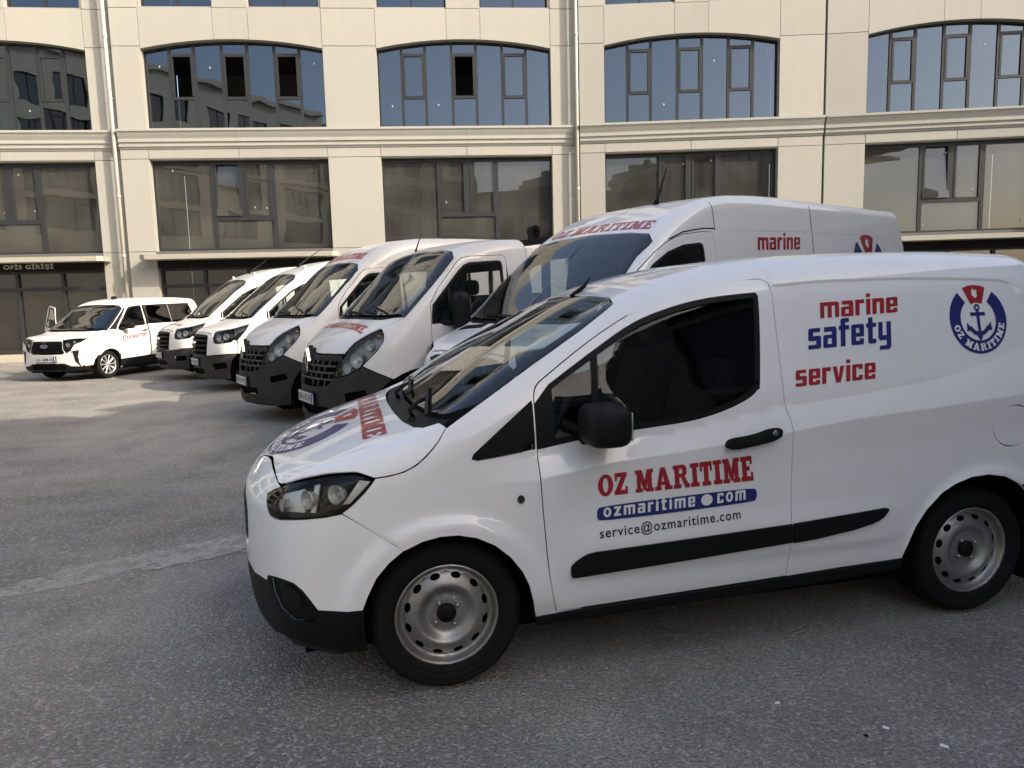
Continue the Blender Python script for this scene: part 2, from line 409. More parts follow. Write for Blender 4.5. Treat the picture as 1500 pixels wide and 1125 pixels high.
def main_lines(B):
    """feature lines of the flank, for crisp edges"""
    x = np.linspace(-.4, -3.0, 60); x2 = np.linspace(-1.49, -2.735, 40); x3 = np.linspace(-1.5, -2.9, 40)
    return [np.stack([B.xc - x, _creL(x) + d], 1) for d in (-.004, .004)] + [np.stack([B.xc - x3, _creU(x3) + d], 1) for d in (-.004, .004)] + [np.stack([B.xc - x2, _stamp(x2) + d], 1) for d in (-.003, .003, .010, .016)]
def arches(cs, R, d, k=1.):
    def f(x, z):
        w = 0*x
        for cx in cs:
            r = np.hypot(x - cx, z - .34); w = w + d*(1 - sstep(r, R + .05, R + .13))*sstep(z, .2, .45)
        return w
    return f
def master_body(kind):
    roof = {'cab': [(-.45, 2.085), (-.75, 2.165), (-1.1, 2.195), (-1.5, 2.20), (-1.75, 2.19)],
            'high': [(-.45, 2.085), (-.75, 2.275), (-1.05, 2.37), (-1.45, 2.41), (-2.2, 2.425), (-4.2, 2.42)]}[kind]
    tail = {'cab': -1.36, 'high': -3.8}[kind]
    return dict(
        Zc=[(1., .95), (.86, 1.04), (.78, 1.13), (.66, 1.22), (.50, 1.31), (.34, 1.385), (.26, 1.425), (.12, 1.545), (-.15, 1.80)] + roof,
        crown=[(1, .09), (.4, .09), (.2, .08), (-.4, .08), (-1.2, .045), (-4, .04)],
        Wz=[(.2, .94), (.35, .985), (.6, 1.0), (1.0, 1.0), (1.25, .985), (1.5, .955), (1.8, .90), (2.1, .84), (2.3, .79), (2.6, .72)],
        Xf=[(.15, .78), (.3, .84), (.5, .87), (.75, .865), (.95, .84), (1.08, .80), (1.2, .74), (1.35, .62), (2.4, -.2)],
        kf=.42, Xr=[(.2, tail), (2.5, tail + .03)], kr=.02, hw=1.0, xc=.1, xr=tail + .35,
        kt=[(1, .14), (.3, .16), (0, .16), (-.6, .17), (-1.2, .13), (-4, .13)], kh=.10, side=arches((0., -3.3), .34, .02), taper=(.05, -.1, .8))
def transit_body(kind):
    roof = {'mid': [(-.62, 2.135), (-.9, 2.26), (-1.3, 2.36), (-1.8, 2.41), (-2.6, 2.43), (-4.3, 2.42)],
            'high': [(-.62, 2.135), (-.9, 2.29), (-1.3, 2.44), (-1.8, 2.515), (-2.6, 2.55), (-5.7, 2.55)]}[kind]
    tail = {'mid': -4.2, 'high': -5.4}[kind]
    return dict(
        Zc=[(1.15, .98), (1.0, 1.06), (.92, 1.125), (.8, 1.18), (.6, 1.25), (.42, 1.315), (.32, 1.365), (.2, 1.45), (-.1, 1.715), (-.35, 1.925)] + roof,
        crown=[(1, .07), (.4, .08), (.2, .08), (-.4, .08), (-1.6, .04), (-4, .035)],
        Wz=[(.2, .94), (.35, .98), (.6, 1.0), (1.0, 1.0), (1.25, .99), (1.5, .965), (1.8, .915), (2.1, .86), (2.4, .80), (2.7, .72)],
        Xf=[(.15, .92), (.3, .99), (.5, 1.02), (.8, 1.015), (1.0, .985), (1.15, .92), (1.35, .75), (2.4, -.2)],
        kf=.30, Xr=[(.2, tail), (2.5, tail + .06)], kr=.03, hw=1.0, xc=.25, xr=tail + .35,
        kt=[(1, .13), (.3, .15), (0, .16), (-.6, .16), (-1.6, .12), (-4, .12)], kh=.09, side=arches((0., -3.3 if kind == 'mid' else -3.75), .36, .02), taper=(.05, 0, .95))
TOURNEO = dict(
    Zc=[(1., .84), (.86, .93), (.74, .985), (.5, 1.03), (.25, 1.065), (.12, 1.10), (-.1, 1.245), (-.4, 1.47), (-.62, 1.63), (-.8, 1.725), (-1.1, 1.805), (-1.6, 1.85), (-2.6, 1.86), (-3.2, 1.835), (-3.6, 1.78)],
    crown=[(1, .04), (.3, .05), (0, .05), (-3.4, .06)],
    Wz=[(.15, .82), (.3, .87), (.6, .895), (.95, .89), (1.05, .87), (1.3, .82), (1.55, .75), (1.7, .71), (1.85, .66)],
    Xf=[(.15, .78), (.25, .83), (.45, .855), (.7, .855), (.85, .84), (.95, .79), (1.1, .6), (1.8, -.2)],
    kf=.20, Xr=[(.2, -3.45), (.9, -3.48), (1.7, -3.35)], kr=.05, hw=.89, xc=.2, xr=-3.1,
    kt=[(1, .10), (.3, .12), (0, .13), (-.6, .15), (-3.4, .16)], kh=.08, side=arches((0., -2.69), .33, .02), taper=(.03, 0, .8))
POSE = {'v3': (-1.345, 7.623, 3.698), 'v4': (-2.702, 9.479, 3.727), 'v5': (-4.749, 13.126, 3.772), 'v6': (-6.448, 15.275, 3.809), 'v2': (.303, 6.506, 3.808), 'v7': (-10.041, 16.484, 4.458)}

def scaled(d, k):
    """the same body enlarged about eye height"""
    h = CAM_H; zk = lambda z: h + k*(z - h); e = dict(d)
    for n in ('Zc',): e[n] = [(x*k, zk(z)) for x, z in d[n]]
    e['crown'] = [(x*k, c*k) for x, c in d['crown']]; e['Wz'] = [(zk(z), w*k) for z, w in d['Wz']]; e['Xf'] = [(zk(z), x*k) for z, x in d['Xf']]; e['Xr'] = [(zk(z), x*k) for z, x in d['Xr']]
    for n in ('kf', 'kr', 'hw', 'xc', 'xr'): e[n] = d[n]*k
    e['R'] = .85*k
    e['taper'] = tuple(t*k for t in d['taper'])
    f = d['side']; e['side'] = lambda x, z: k*f(x/k, h + (z - h)/k)
    return e
# ---------------------------------------------------------------- vehicle panels on a body surface
SKINS = {}
def skin(B, chart, outers, holes=(), res=.03, off=0., rim=.012, sym=False, lines=()):
    key = (id(B), chart, tuple(np.asarray(p, float).round(5).tobytes() for p in list(outers) + list(holes)), len(holes), res, off, rim, sym)
    if key not in SKINS: SKINS[key] = skin_(B, chart, outers, holes, res, off, rim, sym, lines)
    return SKINS[key]
def skin_(B, chart, outers, holes, res, off, rim, sym, lines):
    P2, T = mesh2d(outers, holes, res, lines)
    P = B.belt(P2) if chart == 'belt' else B.top(P2)
    N = B.normal(P); V = P + N*off
    VV = [V]; NN = [N]; FF = [T]; k = len(V)
    if rim:
        e = np.vstack([T[:, [0, 1]], T[:, [1, 2]], T[:, [2, 0]]]); key = np.sort(e, 1)
        _, inv, cnt = np.unique(key[:, 0]*1000003 + key[:, 1], return_inverse=True, return_counts=True)
        e = e[cnt[inv] == 1]
        if sym: e = e[~((np.abs(P[e[:, 0], 1]) < 2e-3) & (np.abs(P[e[:, 1], 1]) < 2e-3))]
        a, b = V[e[:, 0]], V[e[:, 1]]; na, nb = N[e[:, 0]], N[e[:, 1]]
        o = np.cross(b - a, na + nb); o /= np.maximum(np.linalg.norm(o, axis=1, keepdims=True), 1e-9)
        m = len(e); Q = np.stack([a, b, b - nb*rim, a - na*rim], 1).reshape(-1, 3); on = np.repeat(o, 4, 0)
        # roll the edge over softly: the upper rim vertices keep half of the face normal
        on = on.reshape(-1, 4, 3); on[:, 0] = on[:, 0]*.7 + na*.5; on[:, 1] = on[:, 1]*.7 + nb*.5; on = on.reshape(-1, 3)
        on /= np.maximum(np.linalg.norm(on, axis=1, keepdims=True), 1e-9)
        I = np.arange(m)*4 + k
        VV.append(Q); NN.append(on); FF += [np.stack([I + 1, I, I + 3], 1), np.stack([I + 1, I + 3, I + 2], 1)]
    V = np.vstack(VV); N = np.vstack(NN); F = np.vstack(FF)
    if sym: V, N, F = both(V, N, F)
    return V, N, F
def mirrored(V, N, F):
    s = np.array([1, -1, 1]); return V*s, N*s, F[:, ::-1]
def both(V, N, F):
    a = mirrored(V, N, F); return np.vstack([V, a[0]]), np.vstack([N, a[1]]), np.vstack([F, a[2] + len(V)])
class Vehicle:
    def __init__(s, name, label, group, B, loc, heading, res=.03):
        s.B = B; s.root = empty(name, (loc[0], loc[1], 0), heading, label, 'van', group); s.res = res
    def panel(s, name, chart, poly, mat, holes=(), gap=.0045, off=0., rim=.014, side='B', parent=None, res=None, extra=None, lines=()):
        """side: L, R, B (one object each side), S (one symmetric object, given by its left half)"""
        poly = np.asarray(poly, float)
        if gap: 
            if side == 'S':
                c = poly.copy(); poly = inset(poly, gap)
                if area(c) < 0: c = c[::-1]
                mid = np.abs(s.mid(chart, c)) < 1e-6
                poly[mid] = np.where(np.array([chart == 'belt', chart == 'top'])[None], c[mid], poly[mid])
            else: poly = inset(poly, gap)
        G = skin(s.B, chart, [poly], holes, res or s.res, off, rim, side == 'S', lines)
        if extra:
            for (ch, p, h) in extra:
                g = skin(s.B, ch, [np.asarray(p, float)], h, res or s.res, off, rim, side == 'S'); G = (np.vstack([G[0], g[0]]), np.vstack([G[1], g[1]]), np.vstack([G[2], g[2] + len(G[0])]))
        out = []
        if side in 'LBS': out.append(mk(name, G[0], G[2], mat, parent or s.root, G[1]))
        if side in 'RB':
            g = mirrored(*G); out.append(mk(name, g[0], g[2], mat, (parent[1] if isinstance(parent, list) else parent) or s.root, g[1]))
        return out
    def mid(s, chart, p):
        if chart == 'top': return p[:, 1]
        L = s.B.xc - s.B.xr; a = s.B.R*math.pi/2
        return np.minimum(np.abs(p[:, 0] + a), np.abs(p[:, 0] - L - a))
    def decal(s, name, chart, tris, fmap, mat, parent=None, off=.0022, side='L'):
        """tris: (points, triangles) of flat artwork, fmap maps them to the chart"""
        P2, T = tris; U = fmap(P2)
        P = s.B.belt(U) if chart == 'belt' else s.B.top(U)
        N = s.B.normal(P); V = P + N*off
        n = np.cross(V[T[:, 1]] - V[T[:, 0]], V[T[:, 2]] - V[T[:, 0]]).sum(0)
        if n @ N.mean(0) < 0: T = T[:, ::-1]
        return mk(name, V, T, mat, parent or s.root, N)
def gap_backing(v, name, chart, pts, parent=None, w=.022, off=-.009, both_sides=True, mat='dark_void'):
    """dark strip deep in a shut line"""
    U = resample(np.asarray(pts, float), .03, False); P = v.B.belt(U) if chart == 'belt' else v.B.top(U); N = v.B.normal(P)
    d = np.gradient(P, axis=0); d /= np.maximum(np.linalg.norm(d, axis=1, keepdims=True), 1e-9); t = np.cross(N, d)*w*.5; n = len(P)
    V = np.vstack([P + t + N*off, P - t + N*off]); F = [(i, i + 1, n + i + 1, n + i) for i in range(n - 1)]
    if both_sides: V = np.vstack([V, V*[1, -1, 1]]); F = F + [tuple(q + 2*n for q in f) for f in F]
    return mk(name, V, F, mat, parent or v.root, np.vstack([N, N, N*[1, -1, 1], N*[1, -1, 1]]) if both_sides else np.vstack([N, N]))
def quad_map(bl, br, tl, tr):
    """unit square to a quadrilateral of the chart"""
    bl, br, tl, tr = [np.array(q, float) for q in (bl, br, tl, tr)]
    def f(P):
        u = P[:, :1]; v = P[:, 1:2]
        return bl*(1 - u)*(1 - v) + br*u*(1 - v) + tl*(1 - u)*v + tr*u*v
    return f
# ---------------------------------------------------------------- lettering
def rc(x0, y0, x1, y1): return [(x0, y0), (x1, y0), (x1, y1), (x0, y1)]
def el(cx, cy, rx, ry, n=28, a0=0., a1=2*math.pi):
    full = abs(a1 - a0 - 2*math.pi) < 1e-6
    return [(cx + rx*math.cos(a0 + (a1 - a0)*i/(n if full else n - 1)), cy + ry*math.sin(a0 + (a1 - a0)*i/(n if full else n - 1))) for i in range(n)]
SLAB = {
 'I': (.56, [rc(0, 0, .56, .18), rc(0, .82, .56, 1), rc(.13, .1, .43, .9)], []),
 'T': (.80, [rc(.25, .1, .55, .9), rc(.12, 0, .68, .17), rc(0, .8, .8, 1), rc(0, .6, .14, .9), rc(.66, .6, .8, .9)], []),
 'E': (.80, [rc(.1, .1, .4, .9), rc(0, 0, .8, .19), rc(0, .81, .78, 1), rc(.3, .42, .6, .6), rc(.66, .1, .8, .36), rc(.64, .66, .78, .9)], []),
 'M': (1.14, [rc(.1, .1, .34, .9), rc(.76, .1, 1.04, .9), rc(0, 0, .44, .17), rc(.64, 0, 1.14, .17), rc(0, .83, .36, 1), rc(.78, .83, 1.14, 1), [(.12, 1), (.42, 1), (.585, .52), (.74, 1), (1.0, 1), (.64, .08), (.50, .08)]], []),
 'A': (1.12, [[(.08, .05), (.33, .05), (.40, .22), (.66, .22), (.73, .05), (1.04, .05), (.68, 1), (.40, 1)], rc(0, 0, .42, .16), rc(.62, 0, 1.12, .16)], [[(.45, .38), (.61, .38), (.53, .68)]]),
 'R': (1.05, [rc(.1, .1, .4, .9), rc(0, 0, .5, .17), rc(0, .83, .42, 1), [(.3, 1), (.68, 1), (.84, .93), (.9, .78), (.86, .58), (.68, .46), (.3, .46)], [(.46, .55), (.72, .52), (.98, .17), (1.04, .17), (1.04, 0), (.76, 0)]], [[(.4, .84), (.56, .84), (.62, .78), (.62, .68), (.56, .62), (.4, .62)]]),
 'O': (.94, [el(.47, .5, .47, .51)], [el(.47, .5, .17, .34, 20)]),
 'Z': (.82, [rc(.04, .8, .78, 1), rc(0, 0, .82, .2), [(.46, .86), (.78, .86), (.36, .14), (.02, .14)], rc(.04, .64, .18, .9), rc(.68, .1, .82, .36)], [])}
X = .74
SANS = {
 'm': (.92, [rc(0, 0, .2, X), rc(.36, 0, .56, X - .05), rc(.72, 0, .92, X - .05), rc(.1, X - .18, .86, X)], []),
 'a': (.60, [rc(.38, 0, .6, X - .05), rc(.04, X - .17, .55, X), [(0, .05), (.05, 0), (.5, 0), (.5, .46), (.05, .46), (0, .41)]], [rc(.2, .13, .38, .33)]),
 'r': (.44, [rc(0, 0, .21, X), rc(.1, X - .18, .44, X)], []),
 'i': (.21, [rc(0, 0, .21, X), rc(0, .83, .21, 1)], []),
 'n': (.59, [rc(0, 0, .21, X), rc(.38, 0, .59, X - .05), rc(.1, X - .18, .54, X)], []),
 'e': (.58, [[(0, .05), (.05, 0), (.53, 0), (.57, .05), (.57, .21), (.37, .21), (.37, .14), (.21, .14), (.21, .29), (.58, .29), (.58, X - .05), (.53, X), (.05, X), (0, X - .05)]], [rc(.21, .43, .37, .6)]),
 's': (.56, [[(0, 0), (.50, 0), (.56, .05), (.56, .40), (.50, .46), (.21, .46), (.21, .59), (.52, .59), (.52, X), (.05, X), (0, X - .05), (0, .34), (.05, .29), (.35, .29), (.35, .15), (0, .15)]], []),
 'f': (.46, [[(.08, 0), (.29, 0), (.29, X - .16), (.46, X - .16), (.46, X), (.29, X), (.29, .85), (.46, .85), (.46, 1), (.14, 1), (.08, .95), (.08, X), (0, X), (0, X - .16), (.08, X - .16)]], []),
 't': (.46, [[(.14, 0), (.46, 0), (.46, .16), (.3, .16), (.3, X - .16), (.46, X - .16), (.46, X), (.3, X), (.3, .94), (.09, .94), (.09, X), (0, X), (0, X - .16), (.09, X - .16), (.09, .05)]], []),
 'y': (.59, [rc(0, .14, .2, X), rc(.38, -.18, .59, X), rc(.05, .08, .5, .25), rc(.06, -.26, .53, -.11)], []),
 'v': (.60, [[(0, X), (.21, X), (.3, .24), (.39, X), (.6, X), (.42, 0), (.18, 0)]], []),
 'c': (.55, [[(.05, 0), (.5, 0), (.55, .05), (.55, .24), (.35, .24), (.35, .15), (.21, .15), (.21, X - .15), (.35, X - .15), (.35, X - .24), (.55, X - .24), (.55, X - .05), (.5, X), (.05, X), (0, X - .05), (0, .05)]], []),
 'o': (.62, [el(.31, X/2, .32, X/2 + .02, 20)], [el(.31, X/2, .12, X/2 - .15, 14)]),
 'z': (.56, [rc(0, X - .17, .56, X), rc(0, 0, .56, .17), [(.3, X - .1), (.54, X - .1), (.26, .1), (.02, .1)]], [])}
def word(text, font, gap=.1, space=.45, fit=True, res=None, slant=0.):
    """flat artwork of a word; with fit the word is scaled to a unit-wide box, heights kept"""
    x = 0.; PP = []; TT = []; k = 0
    for ch in text:
        if ch == ' ': x += space; continue
        w, o, h = font[ch]
        mv = lambda ps: [np.array([(a + x + slant*b, b) for a, b in p]) for p in ps]
        P, T = mesh2d(mv(o), mv(h), res); PP.append(P); TT.append(T + k); k += len(P); x += w + gap
    P = np.vstack(PP); T = np.vstack(TT)
    if fit: P = P/np.array([x - gap, 1.])
    return P, T
def font_text(text, weight=0., spacing=1.):
    """artwork from the built-in font, scaled to the unit box"""
    cu = bpy.data.curves.new('lettering', 'FONT'); cu.body = text; cu.size = 1.; cu.offset = weight; cu.space_character = spacing; cu.resolution_u = 3
    o = bpy.data.objects.new('lettering', cu); COL.objects.link(o)
    dg = bpy.context.evaluated_depsgraph_get(); dg.update(); me = bpy.data.meshes.new_from_object(o.evaluated_get(dg))
    bm = bmesh.new(); bm.from_mesh(me); bmesh.ops.triangulate(bm, faces=bm.faces[:]); bm.verts.index_update()
    P = np.array([v.co[:2] for v in bm.verts]); T = np.array([[v.index for v in f.verts] for f in bm.faces]); bm.free()
    bpy.data.objects.remove(o); bpy.data.curves.remove(cu); bpy.data.meshes.remove(me)
    lo, hi = P.min(0), P.max(0)
    return (P - lo)/(hi - lo), T
def merge_art(*arts):
    P = []; T = []; k = 0
    for p, t in arts: P.append(p); T.append(t + k); k += len(p)
    return np.vstack(P), np.vstack(T)
def emblem():
    """round badge: broken blue ring with lettering, red flame wedge, anchor. unit circle artwork as {material: art}"""
    def arc(r0, r1, a0, a1, n=40):
        a = np.radians(np.linspace(a0, a1, n)); return [(r1*math.cos(t), r1*math.sin(t)) for t in a] + [(r0*math.cos(t), r0*math.sin(t)) for t in a[::-1]]
    ring = mesh2d([arc(.62, 1., 128, 412)], (), .12)
    wedge = mesh2d([arc(.48, 1., 66, 114, 14)], [[(-.02, .62), (-.12, .72), (-.10, .82), (-.02, .95), (0, .84), (.10, .88), (.07, .74), (.09, .68), (.02, .62)]], .12)
    anchor = mesh2d([el(0, .40, .10, .10, 16), rc(-.05, -.45, .05, .36), rc(-.26, .16, .26, .26),
                     arc(.30, .42, 205, 335, 20), [(-.42, -.02), (-.24, -.24), (-.44, -.28)], [(.42, -.02), (.24, -.24), (.44, -.28)], [(-.1, -.42), (.1, -.42), (0, -.58)]], [el(0, .40, .045, .045, 10)], .15)
    sh = np.array([0, -.06]); anchor = (anchor[0]*np.array([1, 1]) + sh, anchor[1])
    let = []
    txt = 'OZ MARITIME'; ang = 200.
    wid = [SLAB[c][0]*.2 + .035 if c != ' ' else .14 for c in txt]; tot = sum(wid)
    a = 270 - math.degrees(tot/.81)/2
    for c, w in zip(txt, wid):
        if c != ' ':
            P, T = mesh2d([np.array(p, float) for p in SLAB[c][1]], [np.array(p, float) for p in SLAB[c][2]])
            P = (P - [SLAB[c][0]/2, .5])*.205; t = math.radians(a + math.degrees(w/.81)/2)
            R = t + math.pi/2; c_, s_ = math.cos(R), math.sin(R)
            let.append((np.stack([P[:, 0]*c_ - P[:, 1]*s_ + .81*math.cos(t), P[:, 0]*s_ + P[:, 1]*c_ + .81*math.sin(t)], 1), T))
        a += math.degrees(w/.81)
    return {'blue_vinyl': merge_art(ring, anchor), 'red_vinyl': wedge, 'white_vinyl': merge_art(*let)}
# ---------------------------------------------------------------- wheels
def revolve_sector(prof, n, holes, rr, res):
    """one n-th of a wheel face: prof = (radius, y) polyline, holes = ovals (angle fraction, arc position, half sizes)"""
    prof = np.array(prof, float); d = np.r_[0, np.cumsum(np.hypot(*np.diff(prof, axis=0).T))]
    fr = lambda t: np.interp(t, d, prof[:, 0]); fy = lambda t: np.interp(t, d, prof[:, 1])
    w = 2*math.pi*rr/n
    dom = np.array([(0, t) for t in d] + [(w, t) for t in d[::-1]])
    dom = resample(dom, w/4)
    hs = [np.array(el(w*h[0], d[-1]*h[1], h[2], h[3], 18)) for h in holes]
    P, T = mesh2d([dom], hs, res)
    th = P[:, 0]/rr; r = fr(P[:, 1]); y = fy(P[:, 1])
    e = .004; dr = fr(P[:, 1] + e) - fr(P[:, 1] - e); dy = fy(P[:, 1] + e) - fy(P[:, 1] - e); L = np.maximum(np.hypot(dr, dy), 1e-9)
    nr, ny = dy/L, -dr/L
    VV = []; NN = []; FF = []
    for k in range(n):
        t = th + 2*math.pi*k/n
        VV.append(np.stack([r*np.cos(t), y, r*np.sin(t)], 1)); NN.append(np.stack([nr*np.cos(t), ny, nr*np.sin(t)], 1)); FF.append(T + k*len(P))
    V = np.vstack(VV); N = np.vstack(NN); F = np.vstack(FF)
    nn = np.cross(V[F[:, 1]] - V[F[:, 0]], V[F[:, 2]] - V[F[:, 0]])
    bad = (nn*N[F].mean(1)).sum(1) < 0; F[bad] = F[bad][:, ::-1]
    return V, N, F
def smooth_prof(p, n=5): return spline(np.array(p, float), n)
def make_wheel(R, rim, w, style, tread=96, lugs=4):
    """prototype wheel, outer side towards +y, centre at the origin. returns [(name, mesh)] with the rim first"""
    out = []
    k = rim/.208
    if style == 'steel':
        prof = smooth_prof([(.208, .0), (.203, .006), (.196, .0), (.190, -.016), (.181, -.030), (.176, -.033), (.170, -.026), (.158, -.017), (.142, -.010), (.128, -.004), (.116, -.003), (.106, -.010), (.092, -.022), (.074, -.030), (.066, -.027), (.055, -.026), (.030, -.026)])*k
        V, N, F = revolve_sector(prof, 12, [(.5, .36, .0195*k, .0135*k)], .15*k, .014*k)
        out.append(('wheel', V, F, 'steel_wheel', N))
        m = MB().lathe([(.0, -.008*k), (.034*k, -.008*k), (.038*k, -.014*k), (.039*k, -.034*k)], 20); out.append(('hub_cap', m.V, m.F, 'black_plastic', None))
        for i in range(lugs):
            t = 2*math.pi*(i + .62)/lugs; c = (.054*k*math.cos(t), 0, .054*k*math.sin(t))
            m = MB().lathe([(.0, -.004*k), (.008*k, -.006*k), (.0105*k, -.012*k), (.011*k, -.03*k)], 8, c=c); out.append(('lug_nut', m.V, m.F, 'steel_wheel', None))
    else:
        m = MB().lathe(smooth_prof([(.208, .0), (.203, .006), (.195, -.002), (.186, -.03), (.182, -.08)], 4)*k, 48)
        for i in range(10):
            t = 2*math.pi*i/10; c, s_ = math.cos(t), math.sin(t)
            for (wd, y) in ((.016, -.006),):
                q = [(.03, -.014), (.19, -.009)] if i % 2 == 0 else [(.03, -.009), (.19, -.014)]
                a = Vector((c, 0, s_)); b = Vector((-s_, 0, c))
                V = []
                for (r, hw) in ((.03, .010), (.19, .024 if i % 2 == 0 else .015)):
                    for sg in (-1, 1):
                        for yy in (-.004 - .2*max(0, .08 - r)*0, -.03): V.append(a*(r*k) + b*(sg*hw*k) + Vector((0, yy*k, 0)))
                m.add(V, [(0, 2, 6, 4), (1, 5, 7, 3), (0, 4, 5, 1), (2, 3, 7, 6)])
        out.append(('wheel', m.V, m.F, 'alloy_wheel', None))
        m = MB().lathe([(.0, .0), (.030*k, -.002*k), (.036*k, -.008*k), (.038*k, -.03*k)], 20); out.append(('hub_cap', m.V, m.F, 'alloy_wheel', None))
    out.append(('backing', *(lambda m: (m.V, m.F))(MB().lathe([(.0, -.06), (rim*.86, -.06), (rim*.86, -.09)], 24)), 'dark_void', None))
    # tyre: side wall, shoulder blocks, tread with grooves
    h = R - rim
    prof = [(rim - .012, -.012), (rim, .002), (rim + h*.12, .012), (rim + h*.2, .017), (rim + h*.24, .0145), (rim + h*.4, .020), (rim + h*.6, .019), (rim + h*.66, .0205), (rim + h*.70, .0155), (rim + h*.82, .008), (R - .012, -.004), (R - .003, -.016), (R, -.03)]
    pr = smooth_prof(prof, 3).tolist()
    n0 = len(pr)
    tw = w - .06; ng = 3
    for g in range(ng + 1):
        y0 = -.03 - tw*g/(ng + 1); y1 = -.03 - tw*(g + 1)/(ng + 1)
        pr += [(R, y1 + .012)]
        if g < ng: pr += [(R - .009, y1 + .010), (R - .009, y1), (R, y1 - .001)]
    pr += [(R - .003, -w + .016), (R - .02, -w + .004), (R - h*.5, -w - .014), (rim, -w), (rim - .012, -w + .01)]
    V = []; F = []; m = len(pr)
    for i in range(tread):
        t = 2*math.pi*i/tread; dip = (i % 3 == 0)
        for j, (r, y) in enumerate(pr):
            rr = r - (.010 if dip and r > R - .014 and (n0 - 5 <= j <= n0 + 1 or j > m - 8) else 0)
            zz = rr*math.sin(t)
            V.append((rr*math.cos(t), y, max(zz, -R + .006)))
    for i in range(tread):
        j = (i + 1) % tread
        for q in range(m - 1): F.append((i*m + q, i*m + q + 1, j*m + q + 1, j*m + q))
    out.append(('tyre', V, F, 'rubber', None))
    return out
def add_wheel(proto, parent, x, y, R, side, steer=0.):
    """side +1 left, -1 right"""
    root = None
    for (name, V, F, mat, N) in proto:
        V = np.array(V, float); F = [tuple(f) for f in F]
        if N is not None: N = np.array(N, float)
        if side < 0:
            V = V*[1, -1, 1]; F = [f[::-1] for f in F]; N = None if N is None else N*[1, -1, 1]
        o = mk(name, V, F, mat, parent if root is None else root, N)
        if root is None: root = o; o.location = (x, y*side, R); o.rotation_euler = (0, 0, steer)
    return root
# ---------------------------------------------------------------- ground
def ground_material():
    m, n, l = nodes_of('asphalt'); b = n['Principled BSDF']; b.inputs['Roughness'].default_value = .92; b.inputs['Specular IOR Level'].default_value = .3
    tc = n.new('ShaderNodeTexCoord')
    def noise(sc, det=6, ro=.6, st=None):
        t = n.new('ShaderNodeTexNoise'); t.inputs['Scale'].default_value = sc; t.inputs['Detail'].default_value = det; t.inputs['Roughness'].default_value = ro
        if st:
            mp = n.new('ShaderNodeMapping'); mp.inputs['Scale'].default_value = st; mp.inputs['Rotation'].default_value = (0, 0, .5); l.new(tc.outputs['Object'], mp.inputs[0]); l.new(mp.outputs[0], t.inputs['Vector'])
        else: l.new(tc.outputs['Object'], t.inputs['Vector'])
        return t
    def rng(src, a, b_, c, d):
        r = n.new('ShaderNodeMapRange'); r.inputs[1].default_value = a; r.inputs[2].default_value = b_; r.inputs[3].default_value = c; r.inputs[4].default_value = d; l.new(src, r.inputs[0]); return r.outputs[0]
    def mix(fac, a, b_):
        x = n.new('ShaderNodeMix'); x.data_type = 'RGBA'
        if isinstance(fac, float): x.inputs[0].default_value = fac
        else: l.new(fac, x.inputs[0])
        for i, c in ((6, a), (7, b_)):
            if isinstance(c, tuple): x.inputs[i].default_value = (*c, 1)
            else: l.new(c, x.inputs[i])
        return x.outputs[2]
    big = noise(.30, 5, .6); mid = noise(1.1, 6, .62, (1, 2.2, 1)); fine = noise(75, 3, .7); grit = n.new('ShaderNodeTexVoronoi'); grit.inputs['Scale'].default_value = 85; l.new(tc.outputs['Object'], grit.inputs['Vector'])
    base = mix(rng(mid.outputs[0], .36, .64, 0, 1), (.20, .192, .176), (.32, .305, .275))
    base = mix(rng(big.outputs[0], .44, .60, 0, .85), base, (.46, .438, .385))
    st = noise(.9, 8, .72, (1, .35, 1)); base = mix(rng(st.outputs[0], .50, .70, 0, .55), base, (.135, .131, .125))
    base = mix(rng(fine.outputs[0], .38, .62, 0, .7), base, (.14, .137, .131))
    # loose light grit: a share of the cells is pale
    pick = n.new('ShaderNodeSeparateColor'); l.new(grit.outputs['Color'], pick.inputs[0])
    base = mix(rng(pick.outputs[0], .84, .88, 0, .6), base, (.46, .44, .41))
    l.new(base, b.inputs['Base Color'])
    g2 = n.new('ShaderNodeTexVoronoi'); g2.inputs['Scale'].default_value = 85; l.new(tc.outputs['Object'], g2.inputs['Vector'])
    add = n.new('ShaderNodeMath'); add.operation = 'ADD'; l.new(rng(g2.outputs[0], 0, .7, 1, 0), add.inputs[0]); l.new(fine.outputs[0], add.inputs[1])
    bp = n.new('ShaderNodeBump'); bp.inputs['Strength'].default_value = .9; bp.inputs['Distance'].default_value = .011; l.new(add.outputs[0], bp.inputs['Height']); l.new(bp.outputs[0], b.inputs['Normal'])
    return m
ground_material()
def undulating_ground():
    xs = np.r_[np.linspace(-200, -30, 6), np.linspace(-28, 28, 57), np.linspace(30, 200, 6)]; ys = np.r_[np.linspace(-200, -24, 6), np.linspace(-22, 30, 53), np.linspace(32, 300, 6)]
    V = [(x, y, 0.) for y in ys for x in xs]; n = len(xs)
    F = [(j*n + i, j*n + i + 1, (j + 1)*n + i + 1, (j + 1)*n + i) for j in range(len(ys) - 1) for i in range(n - 1)]
    mk('ground', V, F, 'asphalt', kind='structure', smooth=False)
undulating_ground()
